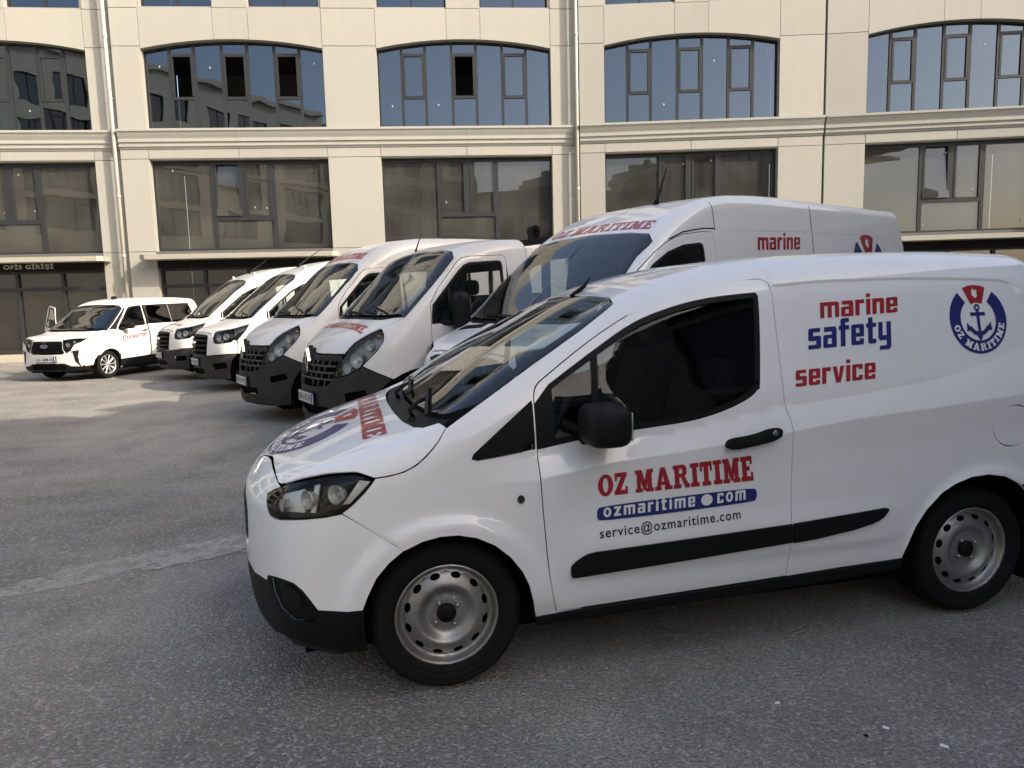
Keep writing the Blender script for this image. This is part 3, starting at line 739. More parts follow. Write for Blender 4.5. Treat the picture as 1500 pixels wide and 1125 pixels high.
def worn_material():
    m = pbr('worn_line', (.44, .425, .39), .95, noise=(5, .35), bump=(160, .004)); n = m.node_tree.nodes; l = m.node_tree.links; b = n['Principled BSDF']
    tc = n.new('ShaderNodeTexCoord'); t = n.new('ShaderNodeTexNoise'); t.inputs['Scale'].default_value = 9.; t.inputs['Detail'].default_value = 8; t.inputs['Roughness'].default_value = .75; l.new(tc.outputs['Object'], t.inputs['Vector'])
    r = n.new('ShaderNodeMapRange'); r.inputs[1].default_value = .36; r.inputs[2].default_value = .52; r.inputs[3].default_value = 0.; r.inputs[4].default_value = .62; l.new(t.outputs[0], r.inputs[0]); l.new(r.outputs[0], b.inputs['Alpha'])
worn_material()
pbr('paving', (.42, .38, .30), .85, noise=(3, .25), bump=(40, .004))
pbr('kerb', (.40, .39, .36), .85, noise=(3, .2))
def ragged_strip(name, pts, w, seed, kind='structure', mat='worn_line', z=.004, bite=.5):
    """worn strip along pts with chewed edges"""
    r = np.random.default_rng(seed); p = resample(np.array(pts, float), .05, False)
    d = np.gradient(p, axis=0); d /= np.linalg.norm(d, axis=1, keepdims=True); nrm = np.stack([-d[:, 1], d[:, 0]], 1)
    def wob(k):
        a = np.convolve(r.normal(0, 1, len(p) + 8), np.ones(9)/9, 'valid'); b = r.normal(0, .25, len(p)); return (a*1.1 + b)*bite
    L = p + nrm*(w*(.5 + .5*wob(0)))[:, None]; Rr = p - nrm*(w*(.5 + .5*wob(1)))[:, None]
    V = [(a[0], a[1], z) for a in L] + [(a[0], a[1], z) for a in Rr]; n = len(p)
    mk(name, V, [(i + n, i + n + 1, i + 1, i) for i in range(n - 1)], mat, kind=kind, smooth=False)
# ---------------------------------------------------------------- office building: shared pieces
pbr('cladding', (.325, .32, .29), .8, noise=(.7, .06), bump=(90, .0006))
pbr('cladding_core', (.29, .285, .258), .85)
pbr('cornice_stone', (.33, .326, .298), .8, noise=(.9, .06))
pbr('window_frame', (.022, .025, .028), .5, spec=.3)
pbr('sill_stone', (.11, .105, .10), .7, noise=(2, .25))
pbr('canopy_metal', (.33, .32, .28), .5, noise=(1.2, .15))
pbr('fascia_dark', (.010, .010, .011), .7, spec=.15)
pbr('drain_pipe', (.35, .34, .305), .5)
pbr('room_wall', (.36, .355, .32), .95, noise=(.5, .3)); pbr('room_floor', (.14, .13, .115), .95)
pbr('curtain', (.42, .47, .46), .9)
pbr('sign_letter', (.42, .41, .38), .5)
glass('upper_glass', (.14, .15, .16), 2.15, wobble=(.9, .004), coat=(.70, .84, 1.))
glass('lower_glass', (.42, .42, .38), 1.75, dust=(.6, .16, (.36, .36, .325)), wobble=(.9, .004))
glass('shop_glass', (.20, .20, .18), 1.8, dust=(1.0, .06, (.3, .28, .23)), wobble=(.7, .006))
pbr('far_glass', (.02, .024, .03), .05, spec=.9)
pbr('far_wall', (.38, .37, .33), .85, noise=(.3, .08))
def weathered(name):
    m = MATS[name]; n = m.node_tree.nodes; l = m.node_tree.links; b = n['Principled BSDF']; src = b.inputs['Base Color'].links[0].from_socket
    oi = n.new('ShaderNodeObjectInfo'); r = n.new('ShaderNodeMapRange'); r.inputs[3].default_value = .93; r.inputs[4].default_value = 1.05; l.new(oi.outputs['Random'], r.inputs[0])
    tc = n.new('ShaderNodeTexCoord'); mp = n.new('ShaderNodeMapping'); mp.inputs['Scale'].default_value = (5, 5, .22); l.new(tc.outputs['Object'], mp.inputs[0])
    t = n.new('ShaderNodeTexNoise'); t.inputs['Scale'].default_value = 1.; t.inputs['Detail'].default_value = 5; l.new(mp.outputs[0], t.inputs['Vector'])
    r2 = n.new('ShaderNodeMapRange'); r2.inputs[1].default_value = .3; r2.inputs[2].default_value = .62; r2.inputs[3].default_value = .965; r2.inputs[4].default_value = 1.; l.new(t.outputs[0], r2.inputs[0])
    mu = n.new('ShaderNodeMath'); mu.operation = 'MULTIPLY'; l.new(r.outputs[0], mu.inputs[0]); l.new(r2.outputs[0], mu.inputs[1])
    mx = n.new('ShaderNodeMix'); mx.data_type = 'RGBA'; mx.blend_type = 'MULTIPLY'; mx.inputs[0].default_value = 1.; l.new(src, mx.inputs[6]); l.new(mu.outputs[0], mx.inputs[7]); l.new(mx.outputs[2], b.inputs['Base Color'])
for q in ('cladding', 'cornice_stone'): weathered(q)
WW = 6.0                      # window width
Z = dict(shop=2.95, can0=3.22, can1=3.38, lo0=3.55, lo1=6.58, fas=6.63, cor0=6.94, cor1=7.56, up0=7.60, spring=10.22, apex=10.52, sp1=11.52, top0=11.57, top1=14.2, roof=16.4)
ARCH_R = ((WW/2)**2 + (Z['apex'] - Z['spring'])**2)/(2*(Z['apex'] - Z['spring']))
def arch_z(x, d=0.): return Z['apex'] - ARCH_R + math.sqrt((ARCH_R + d)**2 - (x - WW/2)**2)
FR_Y = .24
def frame_arch():
    m = MB(); y0, y1 = FR_Y, FR_Y + .09
    fr = [0, .138, .273, .427, .568, .72, .86, 1.]
    def bar(x0, x1, z0, z1a, z1b): m.prism([(x0, z0), (x1, z0), (x1, z1b), (x0, z1a)], y0, y1)
    for i, f in enumerate(fr):
        x = f*WW; h = .045 if 0 < i < 7 else .03
        a, b = max(0, x - h), min(WW, x + h); bar(a, b, Z['up0'], arch_z(a) - .002, arch_z(b) - .002)
    m.prism([(.03, Z['up0']), (WW - .03, Z['up0']), (WW - .03, Z['up0'] + .06), (.03, Z['up0'] + .06)], y0 + .004, y1 - .004)
    n = 24
    for i in range(n):
        a, b = .03 + (WW - .06)*i/n, .03 + (WW - .06)*(i + 1)/n
        m.prism([(a, arch_z(a) - .055), (b, arch_z(b) - .055), (b, arch_z(b)), (a, arch_z(a))], y0 + .004, y1 - .004)
    panes = []
    for i in range(7):
        a, b = fr[i]*WW + .044, fr[i+1]*WW - .044
        tops = lambda z0: [(a, z0), (b, z0)] + [(b + (a - b)*t, arch_z(b + (a - b)*t) - .05) for t in (0, .25, .5, .75, 1)]
        if i % 2 == 0: panes.append(tops(Z['up0'] + .055))
        else:
            for z in (8.62, 10.03): m.prism([(a, z), (b, z), (b, z + .10), (a, z + .10)], y0 + .002, y1 - .002)
            for xx in (a, b - .07): m.prism([(xx, 8.72), (xx + .07, 8.72), (xx + .07, 10.03), (xx, 10.03)], y0 - .012, y1 - .02)
            panes += [rc(a, Z['up0'] + .055, b, 8.625), rc(a + .065, 8.715, b - .065, 10.035), tops(10.125)]
    return m, panes
def frame_low():
    m = MB(); y0, y1 = FR_Y, FR_Y + .09; z0, z1 = Z['lo0'], Z['lo1']; a, b, c = WW*.33, WW*.5, WW*.67
    for x, h in ((0.03, .03), (a, .065), (c, .065), (WW - .03, .03)): m.prism(rc(x - h, z0, x + h, z1), y0, y1)
    m.prism(rc(.06, z1 - .12, WW - .06, z1), y0 + .004, y1 - .004); m.prism(rc(.06, z0, WW - .06, z0 + .06), y0 + .004, y1 - .004)
    m.prism(rc(a + .06, 4.56, c - .06, 4.72), y0 + .003, y1 - .003); m.prism(rc(b - .08, 4.72, b + .08, z1 - .12), y0 + .002, y1 - .002)
    panes = [rc(.055, z0 + .055, a - .06, z1 - .115), rc(a + .06, z0 + .055, c - .06, 4.565), rc(a + .06, 4.715, b - .075, z1 - .115), rc(b + .075, 4.715, c - .06, z1 - .115), rc(c + .06, z0 + .055, WW - .055, z1 - .115)]
    for (x0, x1) in ((a + .06, b - .075), (b + .075, c - .06)):
        for q in (rc(x0, 4.715, x0 + .07, z1 - .115), rc(x1 - .07, 4.715, x1, z1 - .115)): m.prism(q, y0 - .012, y1 - .02)
    return m, panes
def frame_top(w=2.36):
    m = MB(); y0, y1 = FR_Y, FR_Y + .09; z0, z1 = Z['top0'], Z['top1']
    for x in (.03, w/2, w - .03): m.prism(rc(x - .03, z0, x + .03, z1), y0, y1)
    m.prism(rc(.06, z0, w - .06, z0 + .06), y0 + .004, y1 - .004); m.prism(rc(.06, z1 - .06, w - .06, z1), y0 + .004, y1 - .004)
    return m, [rc(.055, z0 + .055, w/2 - .025, z1 - .055), rc(w/2 + .025, z0 + .055, w - .055, z1 - .055)]
def frame_shop():
    m = MB(); y0, y1 = .20, .29; z1 = Z['shop']
    xs = [0.04, 1.5, 3.0, 4.5, WW - .04]
    for x in xs: m.prism(rc(x - .05, .02, x + .05, z1), y0, y1)
    m.prism(rc(.09, 2.28, WW - .09, 2.40), y0 + .004, y1 - .004); m.prism(rc(.09, .02, WW - .09, .14), y0 + .004, y1 - .004); m.prism(rc(.09, z1 - .08, WW - .09, z1), y0 + .004, y1 - .004)
    panes = []
    for a, b in zip(xs[:-1], xs[1:]): panes += [rc(a + .045, .135, b - .045, 2.285), rc(a + .045, 2.395, b - .045, z1 - .075)]
    return m, panes
MESH = {}
def shared(key, V, F, mat):
    if key not in MESH:
        me = bpy.data.meshes.new(key.split('|')[0]); me.from_pydata([tuple(map(float, v)) for v in V], [], [tuple(f) for f in F]); me.materials.append(MATS[mat]); me.update(); MESH[key] = me
    return MESH[key]
def inst(name, key, parent, loc=(0, 0, 0), rz=0., V=None, F=None, mat=None):
    o = bpy.data.objects.new(name, shared(key, V, F, mat) if key not in MESH else MESH[key]); link(o, parent); o.location = loc; o.rotation_euler = (0, 0, rz); return o
FRAMES = {'arch': frame_arch(), 'low': frame_low(), 'top': frame_top(), 'shop': frame_shop()}
GLS = {'arch': 'upper_glass', 'low': 'lower_glass', 'top': 'upper_glass', 'shop': 'shop_glass'}
class Segment:
    """straight length of facade from p0 to p1 (left to right seen from the yard); x along it, y into the building"""
    def __init__(s, root, p0, p1, z0=0.):
        p0 = np.array(p0, float); p1 = np.array(p1, float); s.L = np.linalg.norm(p1 - p0); s.a = math.atan2(*(p1 - p0)[::-1])
        s.p0 = p0; s.root = root; s.z0 = z0; s.c, s.s = math.cos(s.a), math.sin(s.a)
    def at(s, x, y=0., z=0.): return (s.p0[0] + x*s.c - y*s.s, s.p0[1] + x*s.s + y*s.c, z + s.z0)
    def put(s, name, m, mat, x=0., y=0., parent=None, key=None):
        """link a builder (or a shared mesh) at x along the segment"""
        if key:
            if key not in MESH: shared(key, m.V, m.F, mat)
            o = bpy.data.objects.new(name, MESH[key]); link(o, s.root)
        else: o = m.build(name, mat, s.root)
        if parent is not None: o.parent = parent
        else: o.location = s.at(x, y); o.rotation_euler = (0, 0, s.a)
        return o
    def window(s, kind, x, skip=(), tilt=(), far=False):
        m, panes = FRAMES[kind]
        w = s.put('window', m, 'window_frame', x, 0, None, 'window_frame|' + kind)
        if far:
            mm = MB()
            for p in panes: mm.prism(p, FR_Y + .05, FR_Y + .06)
            s.put('pane', mm, 'far_glass', parent=w, key='pane|far' + kind); return w
        for i, p in enumerate(panes):
            if i in skip: continue
            mm = MB(); mm.prism(p, FR_Y + .045, FR_Y + .047) if False else mm.add([(a, FR_Y + .045, b) for a, b in p], [tuple(range(len(p)))])
            o = s.put('pane', mm, GLS[kind], parent=w, key='pane|%s%d' % (kind, i))
            # no two panes hang quite true
            cx = sum(a for a, b in p)/len(p); cz = sum(b for a, b in p)/len(p)
            ax, az = RNG.normal(0, .0035), RNG.normal(0, .0035)
            if i in tilt: ax = -.09
            Mx = Matrix.Translation((cx, FR_Y + .045, cz)) @ Matrix.Rotation(ax, 4, 'X') @ Matrix.Rotation(az, 4, 'Z') @ Matrix.Translation((-cx, -FR_Y - .045, -cz))
            o.matrix_local = Mx
        return w
def panel_mesh(x0, x1, z0, z1, g=.009, t=.03):
    m = MB().bbox(x0 + g, x1 - g, 0, t, z0 + g, z1 - g, .004); return m
def detailed(seg, wins, skip_arch=(), opts=None, pier_split=None, cornice_ends=(0, 0)):
    """full facade with cladding panels, windows at the given left edges"""
    o = opts or {}; L = seg.L; zt = Z['roof']
    piers = []; x = 0.
    for w in wins: piers.append((x, w)); x = w + WW
    piers.append((x, L))
    core = MB()
    for a, b in piers:
        core.box(a, b, .034, .46, 0, zt)
        for z0, z1 in ((0.02, 1.75), (1.75, Z['lo0'] - .02), (Z['lo0'] - .02, Z['fas']), (Z['fas'], Z['cor0']), (Z['up0'] - .02, 10.30), (10.30, Z['sp1']), (Z['sp1'], 14.25), (14.25, zt)):
            seg.put('cladding_panel', panel_mesh(a, b, z0, z1), 'cladding')
    for w in wins:
        # wall core above and below each row of openings
        core.box(w, w + WW, .034, .46, Z['lo1'] + .02, Z['up0'] - .02); core.box(w, w + WW, .06, .46, Z['can0'] - .26, Z['lo0'] - .02)
        n = 20
        for i in range(n):
            a, b = WW*i/n, WW*(i + 1)/n
            core.prism([(w + a, arch_z(a)), (w + b, arch_z(b)), (w + b, Z['top0']), (w + a, Z['top0'])], .034, .46)
        core.box(w, w + WW, .034, .46, Z['top1'], zt); core.box(w + 2.42, w + 3.58, .034, .46, Z['top0'], Z['top1']); core.box(w, w + .06, .034, .46, Z['top0'], Z['top1']); core.box(w + 5.94, w + 6, .034, .46, Z['top0'], Z['top1'])
        # fascia over the lower window: two panels; spandrel over the arch: three panels
        for a, b in ((0, WW*.5), (WW*.5, WW)): seg.put('cladding_panel', panel_mesh(a, b, Z['fas'], Z['cor0']), 'cladding', w, key='cladding_panel|fas%.1f' % a)
        for k, (a, b) in enumerate(((0, 2.42), (2.42, 3.58), (3.58, WW))):
            xs = np.linspace(a + .006, b - .006, 10); m = MB().prism([(q, arch_z(q) - .10 if False else arch_z(q)) for q in xs] + [(b - .006, Z['sp1'] - .006), (a + .006, Z['sp1'] - .006)], 0, .03)
            seg.put('cladding_panel', m, 'cladding', w, key='cladding_panel|spandrel%d' % k)
        seg.put('cladding_panel', panel_mesh(2.42, 3.58, Z['sp1'], 14.25), 'cladding', w, key='cladding_panel|mid')
        seg.put('cladding_panel', panel_mesh(0, WW, 14.25, zt), 'cladding', w, key='cladding_panel|parapet')
        # sill, canopy, dark fascia
        seg.put('sill', MB().bbox(.0, WW, -.01, .36, Z['can1'] + .01, Z['lo0'] - .022, .004), 'sill_stone', w, key='sill|low')
        cm = MB().prism([(-.32, -.62), (-.12, -.74), (WW + .1, -.74), (WW + .25, -.6), (WW + .25, -.005), (-.32, -.005)], Z['can0'], Z['can1'], 'xy')
        seg.put('canopy', cm, 'canopy_metal', w, key='canopy|a')
        seg.put('fascia_board', MB().bbox(.004, WW - .004, .02, .055, Z['shop'], Z['can0'] - .004, .004), 'fascia_dark', w, key='fascia|a')
    seg.put('wall', core, 'cladding_core'); seg.put('roof', MB().box(0, L, .0, 9., zt + .002, zt + .35), 'cornice_stone')
    for i, w in enumerate(wins):
        seg.window('shop', w); seg.window('low', w, tilt=o.get('tilt', {}).get(i, ())); seg.window('arch', w, o.get('skip', {}).get(i, ()))
        for dx in (.06, 3.58): seg.window('top', w + dx)
    # cornice: stepped moulding
    prof = [(.03, Z['cor1'] + .03), (-.20, Z['cor1'] + .03), (-.20, Z['cor1'] - .045), (-.17, Z['cor1'] - .06), (-.13, Z['cor1'] - .16), (-.08, Z['cor1'] - .26), (-.075, Z['cor1'] - .30), (-.10, Z['cor1'] - .315), (-.10, Z['cor1'] - .385), (-.055, Z['cor1'] - .40), (-.05, Z['cor1'] - .47), (-.07, Z['cor1'] - .48), (-.07, Z['cor1'] - .53), (-.03, Z['cor1'] - .56), (-.01, Z['cor0'] + .01), (.03, Z['cor0'] + .01)]
    a, b = cornice_ends; edges = [a] + [w + WW*.5 for w in wins] + [L - b]
    for x0, x1 in zip(edges[:-1], edges[1:]):
        seg.put('cornice', MB().prism(prof, x0 + .003, x1 - .003, 'yz'), 'cornice_stone')
    # rooms
    rm = MB()
    for z0, z1 in ((.0, 3.3), (3.35, 7.2), (7.25, 11.2), (11.25, 15.)):
        rm.box(.1, L - .1, 5.5, 5.6, z0, z1)
        for a, b in piers: rm.box((a + b)/2 - .1, (a + b)/2 + .1, .5, 5.5, z0, z1) if b - a > .4 and a > 0 and b < L else None
        rm.box(.02, .08, .5, 5.5, z0, z1); rm.box(L - .08, L - .02, .5, 5.5, z0, z1)
    seg.put('room_wall', rm, 'room_wall')
    sl = MB()
    for z0 in (3.3, 7.2, 11.2, 15.): sl.box(.02, L - .02, .47, 5.5, z0 - .18, z0)
    seg.put('floor_slab', sl, 'room_floor')
def plain(seg, top=None, upper=True):
    """stretch of the same facade seen only in reflections: walls, cornice, window frames and panes"""
    n = max(1, int(round(seg.L/7.85))); p = seg.L/n; core = MB(); wins = [i*p + (p - WW)/2 for i in range(n)]
    zt = top or Z['roof']; x = 0.
    for w in wins + [seg.L]:
        b = w if w < seg.L else seg.L
        core.box(x, b, 0, .46, 0, zt); x = b + WW
    for w in wins:
        core.box(w, w + WW, 0, .46, Z['lo1'] + .02, Z['up0'] - .02); core.box(w, w + WW, 0, .46, Z['shop'], Z['lo0'])
        for i in range(12):
            a, b = WW*i/12, WW*(i + 1)/12
            core.prism([(w + a, arch_z(a)), (w + b, arch_z(b)), (w + b, Z['top0'] if upper else max(zt, Z['apex'] + .05)), (w + a, Z['top0'] if upper else max(zt, Z['apex'] + .05))], 0, .46)
        if upper: core.box(w, w + WW, 0, .46, Z['top1'], zt); core.box(w + 2.42, w + 3.58, 0, .46, Z['top0'], Z['top1']); core.box(w, w + .06, 0, .46, Z['top0'], Z['top1']); core.box(w + 5.94, w + 6, 0, .46, Z['top0'], Z['top1'])
    core.box(0, seg.L, .9, 1., 0, zt); core.box(0, seg.L, 0, 9., zt + .002, zt + .3)
    core.box(0, seg.L, -.2, -.002, Z['cor0'] + .2, Z['cor1']); core.box(0, seg.L, -.35, -.002, zt - .35, zt)
    if seg.z0: core.box(0, seg.L, 0, .46, -seg.z0, -.002)
    seg.put('wall', core, 'far_wall')
    for w in wins:
        for k in ('shop', 'low', 'arch'): seg.window(k, w, far=True)
        for dx in (.06, 3.58):
            if upper: seg.window('top', w + dx, far=True)
def pipe(root, x, y, z1=16.2):
    m = MB().tube([(0, 0, .1), (0, 0, z1)], .065, 12)
    o = m.build('drain_pipe', 'drain_pipe', root, True); o.location = (x, y, 0)
    for z in (1.2, 3.4, 5.4, 8.6, 10.6, 12.6): MB().lathe([(.065, z - .04), (.08, z - .03), (.08, z + .03), (.065, z + .04)], 12, 'z').build('pipe_clip', 'drain_pipe', o)
front = empty('office_building', (0, 0, 0), 0, 'cream stone clad office block with arched windows behind the row of vans', 'building')
V0, V1, V2 = (-13.1, 24.95), (2.6, 25.88), (11.03, 25.45)
def unit(a, b): d = np.array(b, float) - np.array(a, float); return d/np.linalg.norm(d)
dA = np.array([math.cos(math.radians(5.5)), math.sin(math.radians(5.5))]); dD = np.array([math.cos(math.radians(-5.5)), math.sin(math.radians(-5.5))])
A0 = np.array(V0) - dA*7.85
segA = Segment(front, A0 + np.array([0, .10]), np.array(V0) - dA*.0 + np.array([0, .10])); segB = Segment(front, np.array(V0) + np.array([.02, -.08]), np.array(V1) + np.array([-.02, .10])); 
segC = Segment(front, np.array(V1) + np.array([.0, -.08]), np.array(V2) + np.array([-.03, 0])); segD = Segment(front, np.array(V2) + np.array([.03, 0]), np.array(V2) + dD*8.6)
detailed(segA, [.93]); detailed(segB, [.93, 8.74], opts={'skip': {0: (2, 6, 10), 1: (6,)}, 'tilt': {0: (2,)}}); detailed(segC, [.88]); detailed(segD, [1.36], opts={'tilt': {0: (2,)}})
pipe(front, -13.22, 24.80); pipe(front, 2.50, 25.74)
# the block goes on to both sides, round the yard
LW = [A0 + [0, .1], A0 - [14.5, 4.2], A0 - [25, 14.5], A0 - [28, 30]]
for a, b in zip(LW[1:], LW[:-1]): plain(Segment(front, a, b))
D1 = np.array(V2) + dD*8.6; plain(Segment(front, D1 + [.02, 0], D1 + [14.6, -3.6])); plain(Segment(front, D1 + [14.62, -3.6], D1 + [20.5, -17.8])); plain(Segment(front, D1 + [20.5, -17.8], D1 + [19., -33.5]))
back = empty('office_building', (0, 0, 0), 0, 'cream office block across the yard, seen only reflected in the windows', 'building')
plain(Segment(back, (26., -34.), (7., -57.)), top=17.); plain(Segment(back, (7., -57.), (-14., -46.), 8.), top=17.); plain(Segment(back, (-14., -46.), (-42., -14.), 9.5), top=17.)
wing = empty('office_wing', (0, 0, 0), 0, 'low cream office wing beside the yard, out of view, that shades the near vans', 'building')
sw = Segment(wing, (14.3, 11.), (5.4, -4.2)); plain(sw, top=10.4, upper=False)
rr = np.random.default_rng(4)
for i in range(9):  # unseen boxes and domes added to break up the wing's shadow edge
    x_ = 1.2 + i*1.75 + rr.uniform(-.4, .4); w_, h_ = rr.uniform(.7, 1.3), rr.uniform(.35, .8)
    m = MB().bbox(x_, x_ + w_, .5, 1.4, 10.72, 10.72 + h_, .12)
    if i % 2: m.lathe([(.0, 10.72 + h_ + .34), (.28, 10.72 + h_ + .3), (.34, 10.72 + h_)], 14, 'z', (x_ + w_/2, .95, 0))
    sw.put('added_shadow_box', m, 'far_wall')
# ---------------------------------------------------------------- facade details
def seg_text(seg, text, x, z, h, w, mat):
    P, T = font_text(text, .035, 1.12); V = []
    k = len(P); X_ = x + P[:, 0]*w; Z_ = z + P[:, 1]*h
    V = [(a, -.012, b) for a, b in zip(X_, Z_)]
    o = mk('sign_lettering', V, T, mat, front, smooth=False); o.location = seg.at(0, 0); o.rotation_euler = (0, 0, seg.a)
seg_text(segA, 'OFİS GİRİŞİ', .93 + 2.72, 2.985, .235, 1.62, 'sign_letter')
# curtains behind the upper left window
def curtain(seg, x0, x1, z0, z1, y):
    xs = np.linspace(x0, x1, int((x1 - x0)/.03)); V = []; n = len(xs)
    for z in (z0, z1): V += [(x, y + .05*math.sin(x*23 + 1.5*math.sin(x*5)), z) for x in xs]
    o = mk('curtain', V, [(i, i + 1, n + i + 1, n + i) for i in range(n - 1)], 'curtain', front); o.location = seg.at(0, 0); o.rotation_euler = (0, 0, seg.a)
for a, b in ((.98, 2.6), (3.1, 4.7), (5.0, 6.0)): curtain(segA, a, b, 7.6, 10.4, .62)
# maker's stickers left on the panes
pbr('sticker_grey', (.34, .35, .36), .7)
def stickers(seg, pts, y=FR_Y + .03):
    for (x, z, w, h) in pts:
        o = box('pane_sticker', x, x + w, y, y + .004, z, z + h, 'sticker_grey', front); o.location = seg.at(0, 0); o.rotation_euler = (0, 0, seg.a)
r = np.random.default_rng(3)
for seg, ws in ((segA, [.93]), (segB, [.93, 8.74]), (segC, [.88]), (segD, [1.36])):
    for w in ws:
        pts = []
        for f in (.07, .35, .645, .93):
            if r.random() < .5: pts.append((w + f*WW + r.uniform(-.1, .1), 8.3 + r.choice([0, 1.4]) + r.uniform(-.1, .15), .05, .06))
        for f in (.1, .36, .46, .55, .62, .9):
            if r.random() < .5: pts.append((w + f*WW + r.uniform(-.05, .05), r.choice([3.75, 4.95, 6.2]) + r.uniform(-.05, .1), .035, .06))
        stickers(seg, pts)
# pavement along the foot of the building
def pavement():
    pts_in = [segA.at(-.5, .1), segA.at(segA.L, .1), segB.at(segB.L, .1), segC.at(segC.L, .1), segD.at(segD.L + 1, .1)]; pts_out = [segA.at(-.5, -2.3), segA.at(segA.L, -2.3), segB.at(segB.L, -2.3), segC.at(segC.L, -2.3), segD.at(segD.L + 1, -2.3)]
    n = len(pts_in); V = [(p[0], p[1], .11) for p in pts_in] + [(p[0], p[1], .11) for p in pts_out] + [(p[0], p[1] - .0, .0) for p in pts_out]
    F = [(i, n + i, n + i + 1, i + 1) for i in range(n - 1)] + [(n + i, 2*n + i, 2*n + i + 1, n + i + 1) for i in range(n - 1)]
    mk('pavement', V, F, 'paving', kind='structure', smooth=False)
pavement()
# old concrete seam across the tarmac and loose scraps
ragged_strip('road_marking', [(-4.6, 2.25), (-2.85, 3.74), (-2.39, 4.14), (-1.8, 4.62), (0.2, 6.25)], .26, 5)
ragged_strip('road_marking', [(-2.25, 4.10), (-2.05, 4.22), (-1.75, 4.42), (-1.3, 4.75)], .14, 8, z=.008, bite=.7)

# loose grit on the near tarmac: one scatter of small angular stones
def grit():
    r = np.random.default_rng(11); n = 5200; V = []; F = []
    y = 1.2 + 7*r.random(n)**1.7; x = (r.random(n)*2 - 1)*(y*.85 + .4); sz = r.uniform(.0022, .0055, n)*(1 + .10*y)
    base = np.array([(1, 0, 0), (-.5, .9, 0), (-.6, -.8, 0), (.1, .05, .8)])
    for i in range(n):
        a = r.random()*6.28; c, s_ = math.cos(a), math.sin(a); k = len(V); q = base*sz[i]*r.uniform(.6, 1.3, (4, 3))
        V += [(x[i] + p[0]*c - p[1]*s_, y[i] + p[0]*s_ + p[1]*c, p[2] + .0005) for p in q]; F += [(k, k + 1, k + 3), (k + 1, k + 2, k + 3), (k + 2, k, k + 3)]
    pbr('grit_stone', (.26, .25, .23), .9, noise=(40, .5)); o = mk('gravel', V, F, 'grit_stone', kind='stuff', smooth=False); o['label'] = 'loose grey grit scattered over the tarmac'
grit()
def scrap(x, y, w, h, rz, mat, label):
    o = MB().prism([(-w/2, -h/2), (w/2, -h*.45), (w*.48, h/2), (-w*.46, h*.4)], 0, .0025, 'xy').build('litter_scrap', mat, None); o.location = (x, y, .002); o.rotation_euler = (.03, .05, rz); tag(o, label, 'litter', 'scraps of litter on the tarmac')
scrap(.97, 2.52, .022, .012, .3, 'paper_white', 'tiny white paper scrap on the tarmac, nearest to the front wheel')
scrap(1.29, 2.35, .016, .022, .9, 'paper_white', 'tiny white scrap beside a dark one on the tarmac at lower right')
scrap(1.43, 2.24, .026, .014, -.5, 'paper_white', 'white paper scrap on the tarmac nearest the lower right corner')
scrap(1.2, 2.31, .014, .012, .2, 'black_plastic', 'tiny dark scrap on the tarmac at lower right')
# ---------------------------------------------------------------- parts shared by all the vans
def arch_liner(v, cx, R, y0, y1, mat='dark_void'):
    for sd in (1, -1):
        V = []; F = []
        n = 22; a0, a1 = math.radians(-6), math.radians(186)
        for i in range(n + 1):
            t = a0 + (a1 - a0)*i/n
            for y in (y0, y1): V.append((cx + R*math.cos(t), sd*y, .30 + R*math.sin(t)))
        k = len(V); V += [(cx + R*.98*math.cos(a0 + (a1 - a0)*i/n), sd*y1, .30 + R*.98*math.sin(a0 + (a1 - a0)*i/n)) for i in range(n + 1)] + [(cx, sd*y1, .25)]
        F = [(2*i, 2*i + 1, 2*i + 3, 2*i + 2) for i in range(n)] + [(k + i, k + i + 1, k + n + 1) for i in range(n)]
        mk('wheel_housing', V, F, mat, v.root)
def seat(v, x, y, z, mat='interior_fabric', hr=True, h=.62):
    m = MB().bbox(x - .22, x + .27, y - .23, y + .23, z - .12, z + .06, .05)
    bm = MB().bbox(-.07, .07, -.22, .22, 0, h, .05)
    m2 = MB(); a = math.radians(-14)
    m2.add([(x - .2 + p[0]*math.cos(a) + p[2]*math.sin(a), y + p[1], z + .02 - p[0]*math.sin(a) + p[2]*math.cos(a)) for p in bm.V], bm.F)
    o = m.build('seat', mat, v.root); m2.build('backrest', mat, o)
    if hr:
        q = x - .2 + (h + .12)*math.sin(a)
        MB().ellipsoid((q, y, z + .02 + (h + .12)*math.cos(a)), (.055, .14, .10), p=.6).build('headrest', mat, o, True)
def interior(v, xd0, xd1, zd, wd, xs, zs, ys, xw, zw, bulk, zb, wb):
    """dashboard, steering wheel, seats and bulkhead"""
    m = MB().prism([(xd0, zd - .10), (xd0, zd), (xd0 - .25*(xd0 - xd1), zd + .02), (xd1 + .06, zd + .015), (xd1, zd - .05), (xd1 + .03, zd - .4), (xd0, zd - .45)], -wd, wd, 'xz')
    m.build('dashboard', 'interior_plastic', v.root)
    M = Matrix.Translation((xw, ys, zw)) @ Matrix.Rotation(math.radians(62), 4, 'Y')
    t = MB(); pts = [M @ Vector((.18*math.cos(a), .18*math.sin(a), 0)) for a in np.linspace(0, 2*math.pi, 25)]
    t.tube(pts, .015, 6, False)
    for a in (90, 210, 330): t.tube([M @ Vector((0, 0, -.02)), M @ Vector((.18*math.cos(math.radians(a)), .18*math.sin(math.radians(a)), 0))], .014, 6)
    t.tube([M @ Vector((0, 0, -.02)), M @ Vector((0, 0, -.35))], .03, 8)
    t.build('steering_wheel', 'interior_plastic', v.root, True)
    for y in (ys, -ys): seat(v, xs, y, zs)
    if bulk: box('bulkhead', bulk - .02, bulk, -wb, wb, .35, zb, 'liner_dark', v.root)
    box('floor_pan', bulk or (xs - .8), xd0 + .3, -wb, wb, .33, .40, 'liner_dark', v.root)
